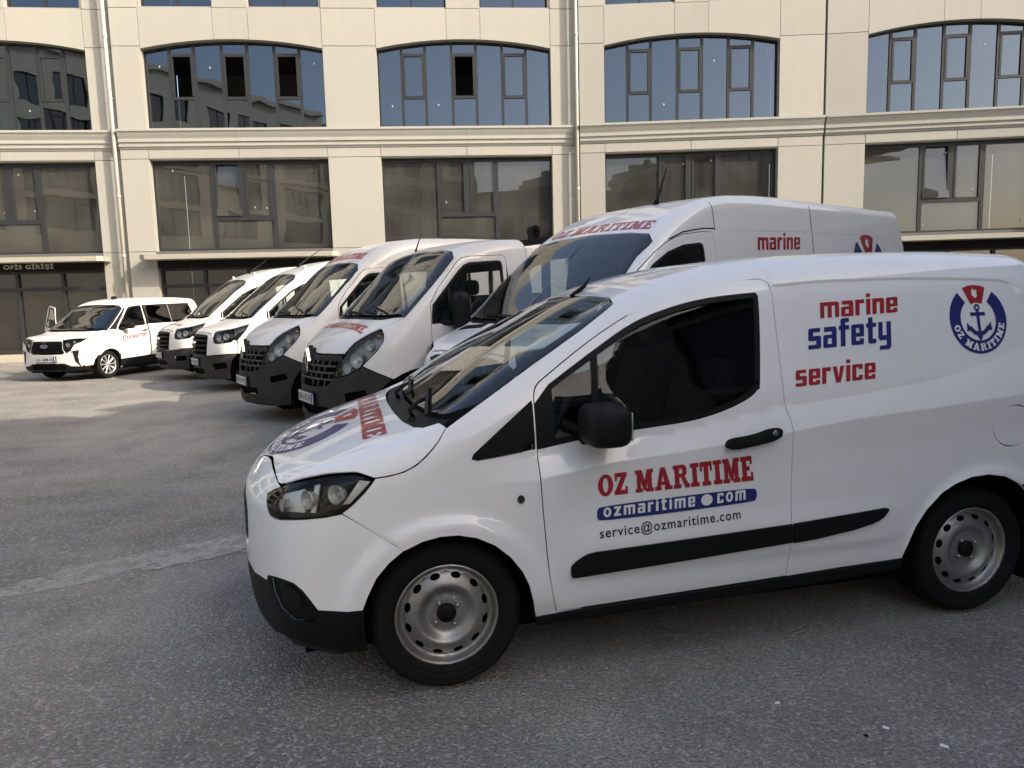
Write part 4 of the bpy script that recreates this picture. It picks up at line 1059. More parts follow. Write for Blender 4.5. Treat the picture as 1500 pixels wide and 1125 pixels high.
def door_mirror(v, c, r, stem, mat='black_plastic', tall=1.):
    for sd in (1, -1):
        m = MB().ellipsoid((c[0], sd*c[1], c[2]), r, 20, 12, .52)
        o = m.build('door_mirror', mat, v.root, True)
        s_ = MB().tube([(stem[0], sd*stem[1], stem[2]), (c[0], sd*(c[1] - r[1]*.5), c[2] - r[2]*.6)], [.035, .03], 8)
        s_.build('mirror_arm', mat, o, True)
        g = MB().bbox(c[0] - r[0]*.985, c[0] - r[0]*.9, sd*c[1] - r[1]*.70, sd*c[1] + r[1]*.70, c[2] - r[2]*.66, c[2] + r[2]*.66, .003)
        g.build('mirror_glass', 'chrome', o)
def wiper(v, pts, side='S'):
    """arm and blade lying just above the windscreen; pts in top-chart coordinates: pivot, elbow, blade start, blade end"""
    P = v.B.top(np.array(pts)); N = v.B.normal(P)
    q = [P[0] - N[0]*.02, P[0] + N[0]*.014, P[1] + N[1]*.026, (P[2] + P[3])/2 + N[2]*.02]
    o = MB().tube(q, [.012, .011, .008, .005], 6).build('wiper_arm', 'black_plastic', v.root, True)
    U = np.array(pts[2:4]); L = U[0] + (U[1] - U[0])*np.linspace(0, 1, 9)[:, None]
    P = v.B.top(L); N = v.B.normal(P)
    MB().tube((P + N*.013).tolist(), .008, 5).build('wiper_blade', 'black_plastic', o)
def plate(v, text, x, z, y=0., w=.52, h=.112, tilt=0.):
    """number plate standing on the nose, facing forward"""
    o = box('number_plate', x, x + .012, y - w/2, y + w/2, z - h/2, z + h/2, 'plate_white', v.root, .003)
    MB().box(x + .006, x + .0135, y + w/2 - .045, y + w/2 - .003, z - h/2 + .004, z + h/2 - .004).build('country_band', 'plate_blue', o)
    P, T = font_text(text, .02, 1.05)
    Y = y + w/2 - .055 - P[:, 0]*(w - .075); Z = z - h*.33 + P[:, 1]*h*.66
    mk('plate_lettering', np.stack([0*Y + x + .0145, Y, Z], 1), T, 'black_vinyl', o, smooth=False)
    box('plate_holder', x - .02, x + .002, y - w/2 - .012, y + w/2 + .012, z - h/2 - .014, z + h/2 + .010, 'black_plastic', o)
    return o
def under(v, x0, x1, w, z0=.18, z1=.36):
    box('underbody', x0, x1, -w, w, z0, z1, 'dark_void', v.root)
def lamp_unit(v, poly, side_bowls, depth=.06, housing='gloss_black', lens='lamp_glass', res=.025):
    """headlamp: clear lens over a dark housing with bright bowls given as (s, z, radius, material)"""
    h = v.panel('headlamp', 'belt', poly, housing, gap=.003, off=-depth, rim=0, res=res)
    # side wall of the housing
    ip = inset(np.asarray(poly, float), .003); U = resample(ip, .03); P = v.B.belt(U); N = v.B.normal(P)
    n = len(U); V = np.vstack([P - N*.004, P - N*depth]); F = [(i, (i + 1) % n, n + (i + 1) % n, n + i) for i in range(n)]
    for i, sd in enumerate((1, -1)):
        mk('lamp_housing', V*[1, sd, 1], F, housing, h[i])
    ln = skin(v.B, 'belt', [ip], (), res, -.001, 0)
    for i in (0, 1):
        g = ln if i == 0 else mirrored(*ln); mk('lens', g[0], g[2], lens, h[i], g[1])
    for b in side_bowls:
        P0 = v.B.belt(np.array([[b[0], b[1]]])); N0 = v.B.normal(P0); c = P0[0] - N0[0]*depth*.55
        fw = np.array([.75, .62, 0]) if len(b) < 5 else np.array(b[4]); fw = fw/np.linalg.norm(fw)
        R = Vector(fw).to_track_quat('Y', 'Z').to_matrix()
        m = MB()
        if b[3] == 'lamp_reflector':
            m.lathe([(b[2], .022), (b[2]*.92, .012), (b[2]*.75, -.008), (b[2]*.45, -.022), (.012, -.028), (.012, .0), (0, .004)], 20)
        else: m.ellipsoid((0, 0, 0), (b[2], b[2]*.8, b[2]))
        V = np.array([R @ Vector(p) for p in m.V]) + c
        for i, sd in enumerate((1, -1)): mk('reflector' if b[3] == 'lamp_reflector' else 'bulb_cover', V*[1, sd, 1], m.F, b[3], h[i])
    return h
def letters(v, name, text, font, bl, br, tl, tr, mat, chart='belt', parent=None, gap=.1, space=.45, res=.25, slant=0., off=.0022):
    return v.decal(name, chart, word(text, font, gap, space, res=res, slant=slant), quad_map(bl, br, tl, tr), mat, parent, off=off)
def put_emblem(v, c, rx, rz, chart='belt', parent=None, ux=(1, 0), uz=(0, 1), off=.0024):
    ux = np.array(ux, float)*rx; uz = np.array(uz, float)*rz; first = None
    for i, (mat, art) in enumerate(emblem().items()):
        o = v.decal('emblem' if i == 0 else ('emblem_flame' if mat == 'red_vinyl' else 'emblem_lettering'), chart, art, lambda P: np.array(c) + P[:, :1]*ux + P[:, 1:2]*uz, mat, parent if first is None else first, off=off + (.0006 if mat == 'white_vinyl' else 0))
        if first is None and parent is None: first = o
    return first
# ---------------------------------------------------------------- the nearest van
def build_main():
    B = Body(**MAIN)
    v = Vehicle('compact_van', 'compact white panel van in the foreground with red and blue side lettering', 'white service vans', B, (-.45929, 3.46515), math.pi + .2277, .024)
    A = B.R*math.pi/2; SE = B.xc - B.xr + A
    R_ = v.root
    # ---- outlines on the flank (belt: distance from the front arc, height)
    lamp = spline([(-.538, .812), (-.512, .831), (-.454, .855), (-.344, .887), (-.233, .909), (-.138, .914), (-.105, .909), (-.059, .886), (-.094, .842), (-.141, .797), (-.174, .773), (-.236, .764), (-.326, .755), (-.44, .741), (-.488, .742), (-.515, .765)], 4, True)
    hood_low = [(-A, .842), (-1.1, .868), (-.852, .885), (-.617, .880), (-.52, .868), (-.454, .858), (-.344, .890), (-.233, .912), (-.138, .917), (-.105, .912), (-.054, .893)]
    hood_side = [(-.054, .893), (.000, .899), (.052, .911), (.098, .933), (.133, .961), (.165, .992), (.190, 1.022), (.216, 1.059)]
    fend = [(-.174, .773), (-.068, .693), (.036, .619)]
    arch = [(-.12, .398), (-.1, .45), (-.066, .519), (-.02, .574), (.036, .619), (.106, .649), (.174, .662), (.242, .661), (.312, .643), (.382, .606), (.441, .553), (.488, .489), (.518, .422), (.537, .34), (.547, .278)]
    rarch = [(2.255, .338), (2.274, .399), (2.307, .484), (2.355, .557), (2.432, .632), (2.5, .669), (2.583, .694), (2.671, .699), (2.765, .682), (2.85, .640), (2.92, .575), (2.98, .48), (3.02, .36), (3.03, .30)]
    black_top = [(-A, .45), (-.9, .452), (-.711, .452), (-.554, .468), (-.538, .494), (-.436, .509), (-.373, .503), (-.338, .48), (-.301, .43), (-.283, .402), (-.173, .397), (-.12, .398)]
    black_bot = [(-A, .235), (-.8, .24), (-.55, .245), (-.438, .262), (-.326, .248), (-.223, .21), (-.147, .20), (-.12, .205)]
    door = [(.634, .284), (.603, .427), (.573, .778), (.564, .956), (.56, 1.132), (.561, 1.168), (.578, 1.208), (.633, 1.248), (.813, 1.364), (1.01, 1.468), (1.198, 1.54), (1.364, 1.58), (1.527, 1.6), (1.625, 1.604), (1.664, 1.594), (1.678, 1.561), (1.668, 1.45), (1.66, 1.3), (1.656, 1.164), (1.657, 1.078), (1.672, .992), (1.675, .909), (1.676, .68), (1.676, .392), (1.674, .316)]
    win = [(.627, 1.206), (.842, 1.337), (1.016, 1.432), (1.177, 1.487), (1.338, 1.522), (1.499, 1.539), (1.60, 1.545), (1.608, 1.53), (1.552, 1.175), (1.535, 1.138), (1.485, 1.102), (1.367, 1.058), (1.212, 1.026), (.963, 1.005), (.771, .986), (.565, .956), (.558, 1.132)]
    tri = [(.303, .942), (.311, .963), (.552, 1.151), (.556, 1.132), (.560, .958), (.329, .935)]
    fuel = el(2.815, .91, .115, .098, 26)
    # ---- shell
    sS = np.r_[np.linspace(1.01, B.xc - B.xr, 60), np.linspace(B.xc - B.xr, SE, 24)[1:]]
    seam = np.stack([sS, B.seam(sS, 1.35, 1.80)], 1)
    ws_edge = [(.216, 1.059), (.348, 1.142), (.58, 1.279), (.801, 1.404), (.925, 1.478), (.965, 1.502)]
    # the seam starts where the glass ends
    ws_edge = ws_edge + [(.980, 1.509)]; C0 = B.belt(np.array([ws_edge[-1]]))[0, :2]
    low = fend + [p for p in arch if p[0] > .05] + [(.60, .282), (1.0, .297), (1.5, .312), (1.95, .330)] + rarch + [(3.2, .30), (SE, .30)]
    jn = np.linspace(seam[0], ws_edge[-1], 6)
    topb = [tuple(p) for p in seam[::-1]] + [tuple(p) for p in jn[1:-1]] + ws_edge[::-1] + hood_side[::-1][1:] + [(-.059, .886), (-.094, .842), (-.141, .797)]
    shell = np.array(low + topb)
    door_p = resample(spline(door, 3, False), .03); win_p = spline(win[:7] + [], 4).tolist() + spline(win[7:15], 4).tolist() + win[15:]; win_p = np.array(win_p)
    roof = B.belt(seam)[:, :2]
    roof_half = np.vstack([[(-.812, 0.)], [(-.812, .3)], [(-.807, .5)], B.belt(jn[::-1][:-1])[:, :2], roof[:, :2]]); roof_half[-1, 1] = 0.
    roof_half = roof_half[np.r_[True, np.abs(np.diff(roof_half[:, 0])) + np.abs(np.diff(roof_half[:, 1])) > 1e-4]]
    body = v.panel('body', 'belt', shell, 'white_paint', [door_p, np.array(tri), np.array(fuel)], gap=0, side='S', extra=[('top', roof_half, ())], lines=main_lines(B))
    # ---- bonnet: upper face and the flank down to the cut line
    hs = np.linspace(-.45, .216, 40); hz = B.seam(hs, .86, 1.12, 1.0)
    hl = spline(hood_low, 4); hsd = spline(hood_side, 4)
    cut = np.vstack([hl, hsd[1:]]); cutz = lambda s: np.interp(s, cut[:, 0], cut[:, 1])
    cut = cut + [0, .0055]; cut[:, 1] -= .0*cut[:, 0]
    hz = np.maximum(hz, cutz(hs) + .004); hz[-1] = cut[-1, 1]; hz[0] = cutz(hs[0]) + .003
    fl = np.vstack([(cut - [.003, 0])[cut[:, 0] >= hs[0] - 1e-6], np.stack([hs, hz], 1)[::-1]])
    front = B.belt(cut[cut[:, 0] < hs[0]]); sm = B.belt(np.stack([hs, hz], 1))
    rear_hood = [(.005, .800), (.064, .775), (.095, .722), (.126, .58), (.146, .368), (.155, .118), (.157, 0.)]
    hood_half = np.vstack([front[:, :2], sm[:, :2], rear_hood]); hood_half[0, 1] = 0
    hood = v.panel('bonnet', 'top', hood_half, 'white_paint', gap=0, side='S', extra=[('belt', fl, ())])[0]
    # ---- windscreen, frit band, cowl
    gl = np.array([(.075, 0), (.065, .3), (.03, .6), (-.01, .76), (-.04, .79)] + [tuple(p) for p in B.belt(np.array(ws_edge[1:-1]))[:, :2]] + [tuple(C0 + [.002, -.002]), (-.802, .5), (-.807, .3), (-.808, 0)])
    ws = v.panel('windscreen', 'top', gl, 'car_glass', gap=.006, side='S', rim=.004)[0]
    ring_in = inset(gl, .045); ring_in[np.abs(gl[::1 if area(gl) > 0 else -1][:, 1]) < 1e-6, 1] = 0
    v.panel('frit_band', 'top', gl, 'gloss_black', [np.vstack([ring_in])], gap=.006, off=-.006, rim=0, side='S', parent=ws)
    cw = np.array([(.151, 0), (.148, .118), (.139, .368), (.119, .57), (.088, .712), (.058, .766), (.0, .79), (-.035, .783), (-.005, .75), (.035, .6), (.07, .3), (.08, 0)])
    v.panel('cowl', 'top', cw, 'black_plastic', gap=0, off=-.022, rim=.03, side='S')
    wiper(v, [(.085, .50), (.03, .48), (-.03, .20), (.035, .70)]); wiper(v, [(.10, -.10), (.05, -.12), (.0, -.42), (.045, .12)])
    for y in (.52, -.08): MB().lathe([(0, .012), (.014, .010), (.018, 0)], 12, 'z', (.085, y, 1.05)).build('wiper_cap', 'black_plastic', R_, True)
    # ---- nose
    bump = np.vstack([np.array(hl)[hl[:, 0] < -.454], [(-.456, .852), (-.514, .826), (-.541, .811), (-.518, .764), (-.490, .739), (-.44, .738), (-.326, .752), (-.236, .761), (-.176, .770)], fend[1:], np.array(arch)[[3, 2, 1, 0]], np.array(black_top[::-1])[1:]])
    grille = np.array([(-A, .775), (-1.05, .775), (-.86, .755), (-.79, .70), (-.80, .60), (-.86, .535), (-1.0, .52), (-A, .52)])
    bo = v.panel('front_bumper', 'belt', bump, 'white_paint', [np.vstack([grille])], gap=.002, side='S')[0]
    gr = v.panel('grille', 'belt', grille, 'black_plastic', gap=.004, off=-.035, rim=0, side='S')[0]
    for z in (.56, .60, .64, .68, .72):
        U = np.stack([np.linspace(-A, -.83, 12), np.full(12, z)], 1); P = B.belt(U) - B.normal(B.belt(U))*.012
        pts = np.vstack([P[::-1], P[1:]*[1, -1, 1]]); MB().tube(pts.tolist(), .011, 6).build('grille_bar', 'black_plastic', gr, True)
    lowb = np.vstack([black_top[:-1], [(-.12, .398)], np.array(black_bot)[::-1]])
    fogr = np.array([(-.535, .488), (-.44, .502), (-.378, .496), (-.345, .474), (-.308, .424), (-.292, .39), (-.30, .345), (-.40, .345), (-.47, .375), (-.52, .43)])
    lb = v.panel('lower_bumper', 'belt', lowb, 'black_plastic', [fogr], gap=.0025, side='S')[0]
    v.panel('fog_lamp_recess', 'belt', fogr, 'black_plastic', gap=.001, off=-.018, rim=0, parent=lb)
    v.panel('fog_lamp_cover', 'belt', spline([(-.45, .475), (-.395, .482), (-.362, .458), (-.353, .416), (-.374, .402), (-.412, .415), (-.436, .44)], 3, True), 'black_plastic', gap=0, off=-.004, rim=.02, parent=lb)
    lip = [(-A, .232), (-.8, .236), (-.55, .24), (-.438, .256), (-.326, .244), (-.223, .207), (-.175, .20), (-.18, .185), (-.25, .18), (-.45, .21), (-.7, .205), (-A, .205)]
    v.panel('air_dam', 'belt', lip, 'grey_plastic', gap=0, off=-.02, side='S', parent=lb)
    lamp_unit(v, lamp, [(-.30, .83, .036, 'lamp_reflector', (.8, .58, .05)), (-.19, .845, .036, 'lamp_reflector', (.7, .7, .05)), (-.42, .80, .026, 'lamp_reflector', (.9, .4, .05))], .055)
    for q in ([(-.455, .765), (-.46, .835), (-.34, .87), (-.325, .775)], [(-.175, .80), (-.115, .895), (-.075, .885), (-.15, .80)], [(-.30, .775), (-.295, .885), (-.275, .89), (-.28, .775)]):
        v.panel('lamp_bezel', 'belt', q, 'lamp_reflector', gap=0, off=-.03, rim=.01)
    # ---- doors and side openings
    gap_backing(v, 'shut_line', 'belt', np.vstack([door_p, door_p[:1]])); gap_backing(v, 'shut_line', 'belt', hsd); gap_backing(v, 'shut_line', 'belt', [(-.176, .77)] + fend[1:]); gap_backing(v, 'shut_line', 'belt', np.vstack([fuel, fuel[:1]]))
    gap_backing(v, 'shut_line', 'belt', hl[hl[:, 0] > -1.3])
    ds = v.panel('front_door', 'belt', door_p, 'white_paint', [win_p], gap=.0055, lines=main_lines(B))
    for i, d in enumerate(ds):
        sd = 'L' if i == 0 else 'R'
        wi = inset(win_p, .022)
        v.panel('window_seal', 'belt', win_p, 'black_plastic', [wi], gap=.0008, off=-.003, rim=.02, side=sd, parent=d if i == 0 else [None, d])
        # the quarter light stands ahead of a slim bar
        q1 = np.array([(.645, .985), (.642, 1.19), (.818, 1.302), (.800, 1.008)]); q2 = np.array([(.848, 1.312)] + [tuple(p) for p in wi if p[0] > .87 or p[0] > .84 and p[1] < 1.1] + [(.828, 1.012)])
        ar = q2 - q2.mean(0); q2 = q2[np.argsort(np.arctan2(ar[:, 1], ar[:, 0]))]
        pr = d if i == 0 else [None, d]
        v.panel('quarter_light', 'belt', q1, 'side_glass', gap=0, off=-.012, rim=0, side=sd, parent=pr)
        v.panel('door_window', 'belt', q2, 'side_glass', gap=0, off=-.012, rim=0, side=sd, parent=pr)
        bar = [(.800, 1.0), (.818, 1.318), (.848, 1.336), (.828, 1.0)]
        v.panel('window_bar', 'belt', bar, 'black_plastic', gap=0, off=-.006, rim=.02, side=sd, parent=pr)
        v.panel('mirror_sail', 'belt', [(.568, .962), (.562, 1.13), (.600, 1.183), (.640, 1.19), (.644, .982)], 'black_plastic', gap=0, off=-.004, rim=.02, side=sd, parent=pr)
        v.panel('door_moulding', 'belt', [(.690, .455), (.690, .474), (.694, .484), (.712, .501), (.748, .523), (.762, .528), (.79, .532), (1.2, .545), (1.671, .561), (1.671, .482), (1.2, .458), (.705, .435), (.695, .437), (.691, .443)], 'black_plastic', gap=0, off=.014, rim=.02, side=sd, parent=pr)
        # handle: recess cup, bar, lock
        cup = v.panel('handle_recess', 'belt', spline([(1.352, .930), (1.395, .962), (1.45, .982), (1.50, .978), (1.55, .985), (1.60, .965), (1.60, .945), (1.53, .905), (1.50, .895), (1.45, .903), (1.39, .908)], 3, True), 'white_paint', gap=0, off=.002, rim=.004, side=sd, parent=pr)[0]
        v.panel('door_handle', 'belt', spline([(1.354, .923), (1.371, .945), (1.44, .953), (1.512, .966), (1.546, .975), (1.593, .975), (1.606, .956), (1.567, .935), (1.51, .924), (1.42, .912), (1.37, .912)], 3, True), 'black_plastic', gap=0, off=.028, rim=.03, side=sd, parent=pr)
        P = B.belt(np.array([[1.572, .955]]))[0]; N = B.normal(P[None])[0]; c = P + N*.028
        s_ = 1 if i == 0 else -1
        MB().lathe([(0, .003), (.010, .003), (.012, 0)], 12, 'y', (c[0], 0, c[2])).build('door_lock', 'chrome', d).location = (0, s_*c[1], 0)
    v.panel('fender_trim', 'belt', chaikin(tri, 1), 'black_plastic', gap=.003, off=.002)
    v.panel('side_moulding', 'belt', [(1.681, .562), (2.138, .588), (2.149, .585), (2.151, .577), (2.124, .55), (2.10, .538), (2.071, .528), (1.977, .508), (1.788, .486), (1.681, .479)], 'black_plastic', gap=0, off=.014, rim=.02)
    v.panel('fuel_flap', 'belt', fuel, 'white_paint', gap=.005, off=.001)
    v.panel('side_repeater', 'belt', el(.491, .774, .014, .016, 14), 'grey_plastic', gap=0, off=.007, rim=.01)
    sill = [(.549, .277), (.634, .281), (1.674, .313), (2.262, .340), (2.262, .282), (1.516, .251), (.553, .231)]
    v.panel('sill', 'belt', sill, 'black_plastic', gap=.003, off=.006, rim=.05)
    v.panel('rear_bumper', 'belt', [(2.852, .636), (2.95, .655), (3.2, .655), (SE, .655), (SE, .30), (3.2, .30), (3.034, .30), (3.022, .36), (2.982, .48), (2.925, .575)], 'black_plastic', gap=.002, side='S', off=.012, rim=.03)
    # ---- mirrors, aerial, wheels, inside
    door_mirror(v, (-.60, .975, 1.060), (.086, .115, .080), (-.56, .85, .995))
    ant = MB().tube([(-.80, -.02, 1.545), (-.87, -.02, 1.60), (-.90, -.02, 1.64)], [.016, .010, .004], 8).build('aerial', 'black_plastic', R_, True)
    arch_liner(v, 0., .345, .862, .52); arch_liner(v, -2.489, .375, .862, .52)
    under(v, -3.2, .55, .70)
    W = make_wheel(.3075, .208, .195, 'steel', 96)
    for x in (0., -2.489):
        for sd in (1, -1): add_wheel(W, R_, x, .800, .3075, sd)
    for sd in (1, -1): box('mud_flap', -2.80, -2.79, sd*.74 - .1, sd*.74 + .1, .14, .42, 'black_plastic', R_)
    interior(v, .03, -.38, 1.03, .72, -1.02, .62, .36, -.55, 1.0, -1.56, 1.58, .66)
    ln = skin(B, 'belt', [np.array([(.12, .73), (2.9, .73), (2.9, 1.5), (1.0, 1.40), (.5, 1.15), (.12, .90)])], [inset(win_p, -.01)], .09, -.045, 0)
    ln = both(*ln); mk('inner_trim', ln[0], ln[2], 'liner_dark', R_, ln[1])
    # ---- livery
    dr = ds[0]
    letters(v, 'lettering', 'OZ MARITIME', SLAB, (.806, .755), (1.493, .764), (.802, .843), (1.478, .872), 'red_vinyl', parent=dr, gap=.07, space=.42)
    pill = chaikin([(.80, .668), (.80, .70), (.815, .716), (1.49, .735), (1.508, .72), (1.508, .685), (1.49, .671), (.815, .652)], 2)
    v.panel('web_address_band', 'belt', pill, 'blue_vinyl', gap=0, off=.0022, rim=0, side='L', parent=dr)
    letters(v, 'web_address', 'ozmaritime', SANS, (.827, .669), (1.225, .678), (.827, .7205), (1.225, .735), 'white_vinyl', parent=dr, gap=.22, off=.003)
    letters(v, 'web_address', 'com', SANS, (1.325, .681), (1.455, .686), (1.325, .738), (1.455, .743), 'white_vinyl', parent=dr, gap=.22, off=.003)
    v.panel('web_address_dot', 'belt', el(1.278, .7005, .026, .024, 20), 'white_vinyl', gap=0, off=.003, rim=0, side='L', parent=dr)
    v.decal('mail_address', 'belt', font_text('service@ozmaritime.com', .012, 1.15), quad_map((.81, .573), (1.434, .594), (.81, .628), (1.432, .650)), 'black_vinyl', dr)
    letters(v, 'lettering', 'marine', SANS, (1.885, 1.424), (2.285, 1.440), (1.902, 1.515), (2.307, 1.533), 'red_vinyl', parent=R_, gap=.1)
    letters(v, 'lettering', 'safety', SANS, (1.800, 1.293), (2.222, 1.312), (1.822, 1.412), (2.246, 1.433), 'blue_vinyl', parent=R_, gap=.1)
    letters(v, 'lettering', 'service', SANS, (1.712, 1.141), (2.110, 1.157), (1.727, 1.232), (2.128, 1.250), 'red_vinyl', parent=R_, gap=.1)
    put_emblem(v, (2.712, 1.396), .160, .158, 'belt', R_, ux=(.985, .01), uz=(.10, .99))
    # bonnet: name across the rear, emblem ahead of it, read from the front
    art = word('OZ MARITIME', SLAB, .07, .42, res=.2)
    v.decal('bonnet_lettering', 'top', art, quad_map((.29, -.63), (.29, .63), (.195, -.66), (.195, .66)), 'red_vinyl', hood)
    put_emblem(v, (.505, .02), .37, .21, 'top', hood, ux=(0, 1), uz=(-1, 0))
    return v
build_main()
# ---------------------------------------------------------------- the vans in the row
class Kit:
    """builds one van of the row from outlines drawn on its body before enlarging"""
    def __init__(s, name, label, group, body, k, pose, res=.055):
        s.k = k; s.B = Body(**scaled(body, k)) if k != 1 else Body(**body)
        s.v = Vehicle(name, label, group, s.B, (pose[0]*k, pose[1]*k), pose[2], res); s.R = s.v.root
        s.A = s.B.R*math.pi/2; s.L = s.B.xc - s.B.xr; s.SE = s.L + s.A
    def b(s, p): p = np.array(p, float); return np.stack([p[:, 0]*s.k, CAM_H + s.k*(p[:, 1] - CAM_H)], 1)
    def t(s, p): return np.array(p, float)*s.k
    def z(s, z): return CAM_H + s.k*(z - CAM_H)
    def arch(s, x, zc, R, a0, a1, n=16):
        c = s.b([(s.B.xc/s.k - x, zc)])[0]; R = R*s.k
        return [(c[0] + R*math.cos(a), c[1] + R*math.sin(a)) for a in np.radians(np.linspace(a0, a1, n))]
def rear_windows(K, g, z0=1.36, z1=1.96):
    """glazed rear doors, seen through the windscreen"""
    q = K.L/K.k; g['holes'] = [[(q + .40, z0), (q + 1.05, z0), (q + 1.05, z1), (q + .40, z1)]]
    K.v.panel('rear_window', 'belt', K.b(g['holes'][0]), 'side_glass', gap=.003, off=-.005, rim=0)
    return g
def row_van(K, g, paint='white_paint', glassm='car_glass_dusty'):
    """g: outlines. returns dict of the made parts"""
    v, B, out = K.v, K.B, {}
    A, L, SE = K.A, K.L, K.SE
    b = K.b
    lamp = b(g['lamp']); hf = b(g['hood_front']); hf[0, 0] = -A; hs = b(g['hood_side']); wse = b(g['ws_edge'])
    arch = np.array(K.arch(0., g['arch'][0], g['arch'][1], g['arch'][2], -18)); sill = K.z(g['sill'])
    low = [tuple(p) for p in b(g['fender_low'])] + [tuple(p) for p in arch]
    if g.get('rear_axle'): low += [(s_, sill) for s_ in np.linspace(arch[-1][0] + .1, K.arch(g['rear_axle'], g['arch'][0], g['arch'][1], 200, 0, 2)[0][0] - .02, 6)] + K.arch(g['rear_axle'], g['arch'][0], g['arch'][1], 200, -20)
    low += [(s_, sill) for s_ in np.linspace(low[-1][0] + .12, L, 5)] + [(SE, sill)]
    s0 = wse[-1, 0] + .03
    sS = np.r_[np.linspace(s0, L, 34), np.linspace(L, SE, 16)[1:]]; seam = np.stack([sS, B.seam(sS, K.z(1.75) if g['big'] else 1.5, K.z(2.75) if g['big'] else 2.0)], 1)
    jn = np.linspace(seam[0], wse[-1], 6)
    topb = [tuple(p) for p in seam[::-1]] + [tuple(p) for p in jn[1:-1]] + [tuple(p) for p in wse[::-1]] + [tuple(p) for p in hs[::-1]][1:] + [tuple(p) for p in b(g['lamp_back'])]
    shell = np.array(low + topb)
    # drop points that came out twice
    keep = np.linalg.norm(shell - np.roll(shell, 1, 0), axis=1) > .004; shell = shell[keep]
    door = b(g['door']); win = b(g['win'])
    roof = B.belt(seam)[:, :2]; wt = K.t(g['ws_top'])
    rh = np.vstack([wt[::-1] - [.006, 0], B.belt(jn[::-1][:-1])[:, :2], roof]); rh[-1, 1] = 0.; rh = rh[np.r_[True, np.linalg.norm(np.diff(rh, axis=0), axis=1) > 1e-3]]
    holes = [door] + [b(h) for h in g.get('holes', [])]
    out['body'] = v.panel('body', 'belt', shell, paint, holes, gap=0, side='S', extra=[('top', rh, ())])[0]
    # bonnet
    hp = B.belt(np.vstack([spline(hf, 3), spline(hs, 3)[1:]]))[:, :2]; hp[0, 1] = 0
    hr = K.t(g['cowl_front'])
    hood = np.vstack([hp, hr[::-1]]); hood = hood[np.r_[True, np.linalg.norm(np.diff(hood, axis=0), axis=1) > .004]]
    out['bonnet'] = v.panel('bonnet', 'top', hood, paint, gap=.005, side='S')[0]
    # windscreen
    wb = K.t(g['ws_bottom']); gl = np.vstack([wb, B.belt(wse)[:, :2], wt]); gl = gl[np.r_[True, np.linalg.norm(np.diff(gl, axis=0), axis=1) > .004]]
    ws = v.panel('windscreen', 'top', gl, glassm, gap=.008, side='S', rim=.004)[0]; out['ws'] = ws
    ri = inset(gl, .055); ri[np.abs(gl[::1 if area(gl) > 0 else -1][:, 1]) < 1e-6, 1] = 0
    v.panel('frit_band', 'top', gl, 'gloss_black', [ri], gap=.008, off=-.008, rim=0, side='S', parent=ws)
    cw = np.vstack([hr - [.008, 0], wb[::-1] + [.008, 0]])
    v.panel('cowl', 'top', cw, 'black_plastic', gap=0, off=-.02, rim=.03, side='S')
    for w in g['wipers']: wiper(v, K.t(w).tolist())
    # bumper, grille, lamps
    bp = b(g['bumper']); bp[np.abs(bp[:, 0] + 1.335*K.k) < .01, 0] = -A
    gr = b(g['grille']); gr[np.abs(gr[:, 0] + 1.335*K.k) < .01, 0] = -A
    bh = [gr] if g.get('grille_in_bumper') else []
    out['bumper'] = v.panel('front_bumper', 'belt', bp, g['bumper_mat'], bh + [b(q) for q in g.get('bumper_holes', [])], gap=.004, side='S')[0]
    for q in g.get('bumper_holes', []):
        qq = b(q); qq[np.abs(qq[:, 0] + 1.335*K.k) < .01, 0] = -A
        v.panel('air_intake', 'belt', qq, 'dark_void', gap=.001, off=-.05, rim=0, side='S' if abs(qq[0, 0] + A) < .01 else 'B', parent=out['bumper'])
    if g.get('nose'):
        nz = b(g['nose']); nz[np.abs(nz[:, 0] + 1.335*K.k) < .01, 0] = -A
        out['nose'] = v.panel('nose_panel', 'belt', nz, paint, [] if bh else [gr], gap=.004, side='S')[0]
    out['grille'] = v.panel('grille', 'belt', gr, 'dark_void', gap=.003, off=-.05, rim=0, side='S')[0]
    def gbar(s0, s1, z0, z1=None, r=.014, n=9, mat='grey_plastic', off=-.012, sym=True):
        U = b(np.stack([np.linspace(s0, s1, n), np.linspace(z0, z1 if z1 is not None else z0, n)], 1)); P = B.belt(U); P = P + B.normal(P)*off
        pts = np.vstack([P[::-1], P[1:]*[1, -1, 1]]) if sym else P
        MB().tube(pts.tolist(), r*K.k, 6).build('grille_bar', mat, out['grille'], True)
        if not sym: MB().tube((P*[1, -1, 1]).tolist(), r*K.k, 6).build('grille_bar', mat, out['grille'], True)
    out['gbar'] = gbar
    lamp_unit(v, lamp, [tuple([*b([q[:2]])[0], q[2]*K.k, *q[3:]]) for q in g['bowls']], .06, g['lamp_housing'], res=.04)
    # doors
    ds = v.panel('front_door', 'belt', door, paint, [win], gap=.007); out['doors'] = ds
    gap_backing(v, 'shut_line', 'belt', np.vstack([door, door[:1]]), w=.03)
    for i, d in enumerate(ds):
        sd = 'LR'[i]; pr = d if i == 0 else [None, d]; wi = inset(win, .03)
        v.panel('window_seal', 'belt', win, 'black_plastic', [wi], gap=.001, off=-.004, rim=.02, side=sd, parent=pr)
        if g.get('open_window') != sd: v.panel('door_window', 'belt', wi, 'side_glass', gap=-.001, off=-.014, rim=0, side=sd, parent=pr)
        v.panel('door_handle', 'belt', b(g['handle']), 'black_plastic', gap=0, off=.025, rim=.03, side=sd, parent=pr)
        if g.get('bar'): v.panel('window_bar', 'belt', b(g['bar']), 'black_plastic', gap=0, off=-.006, rim=.02, side=sd, parent=pr)
    door_mirror(v, *g['mirror'])
    if g.get('moulding'): v.panel('side_moulding', 'belt', b(g['moulding']), 'black_plastic', gap=0, off=.016, rim=.025)
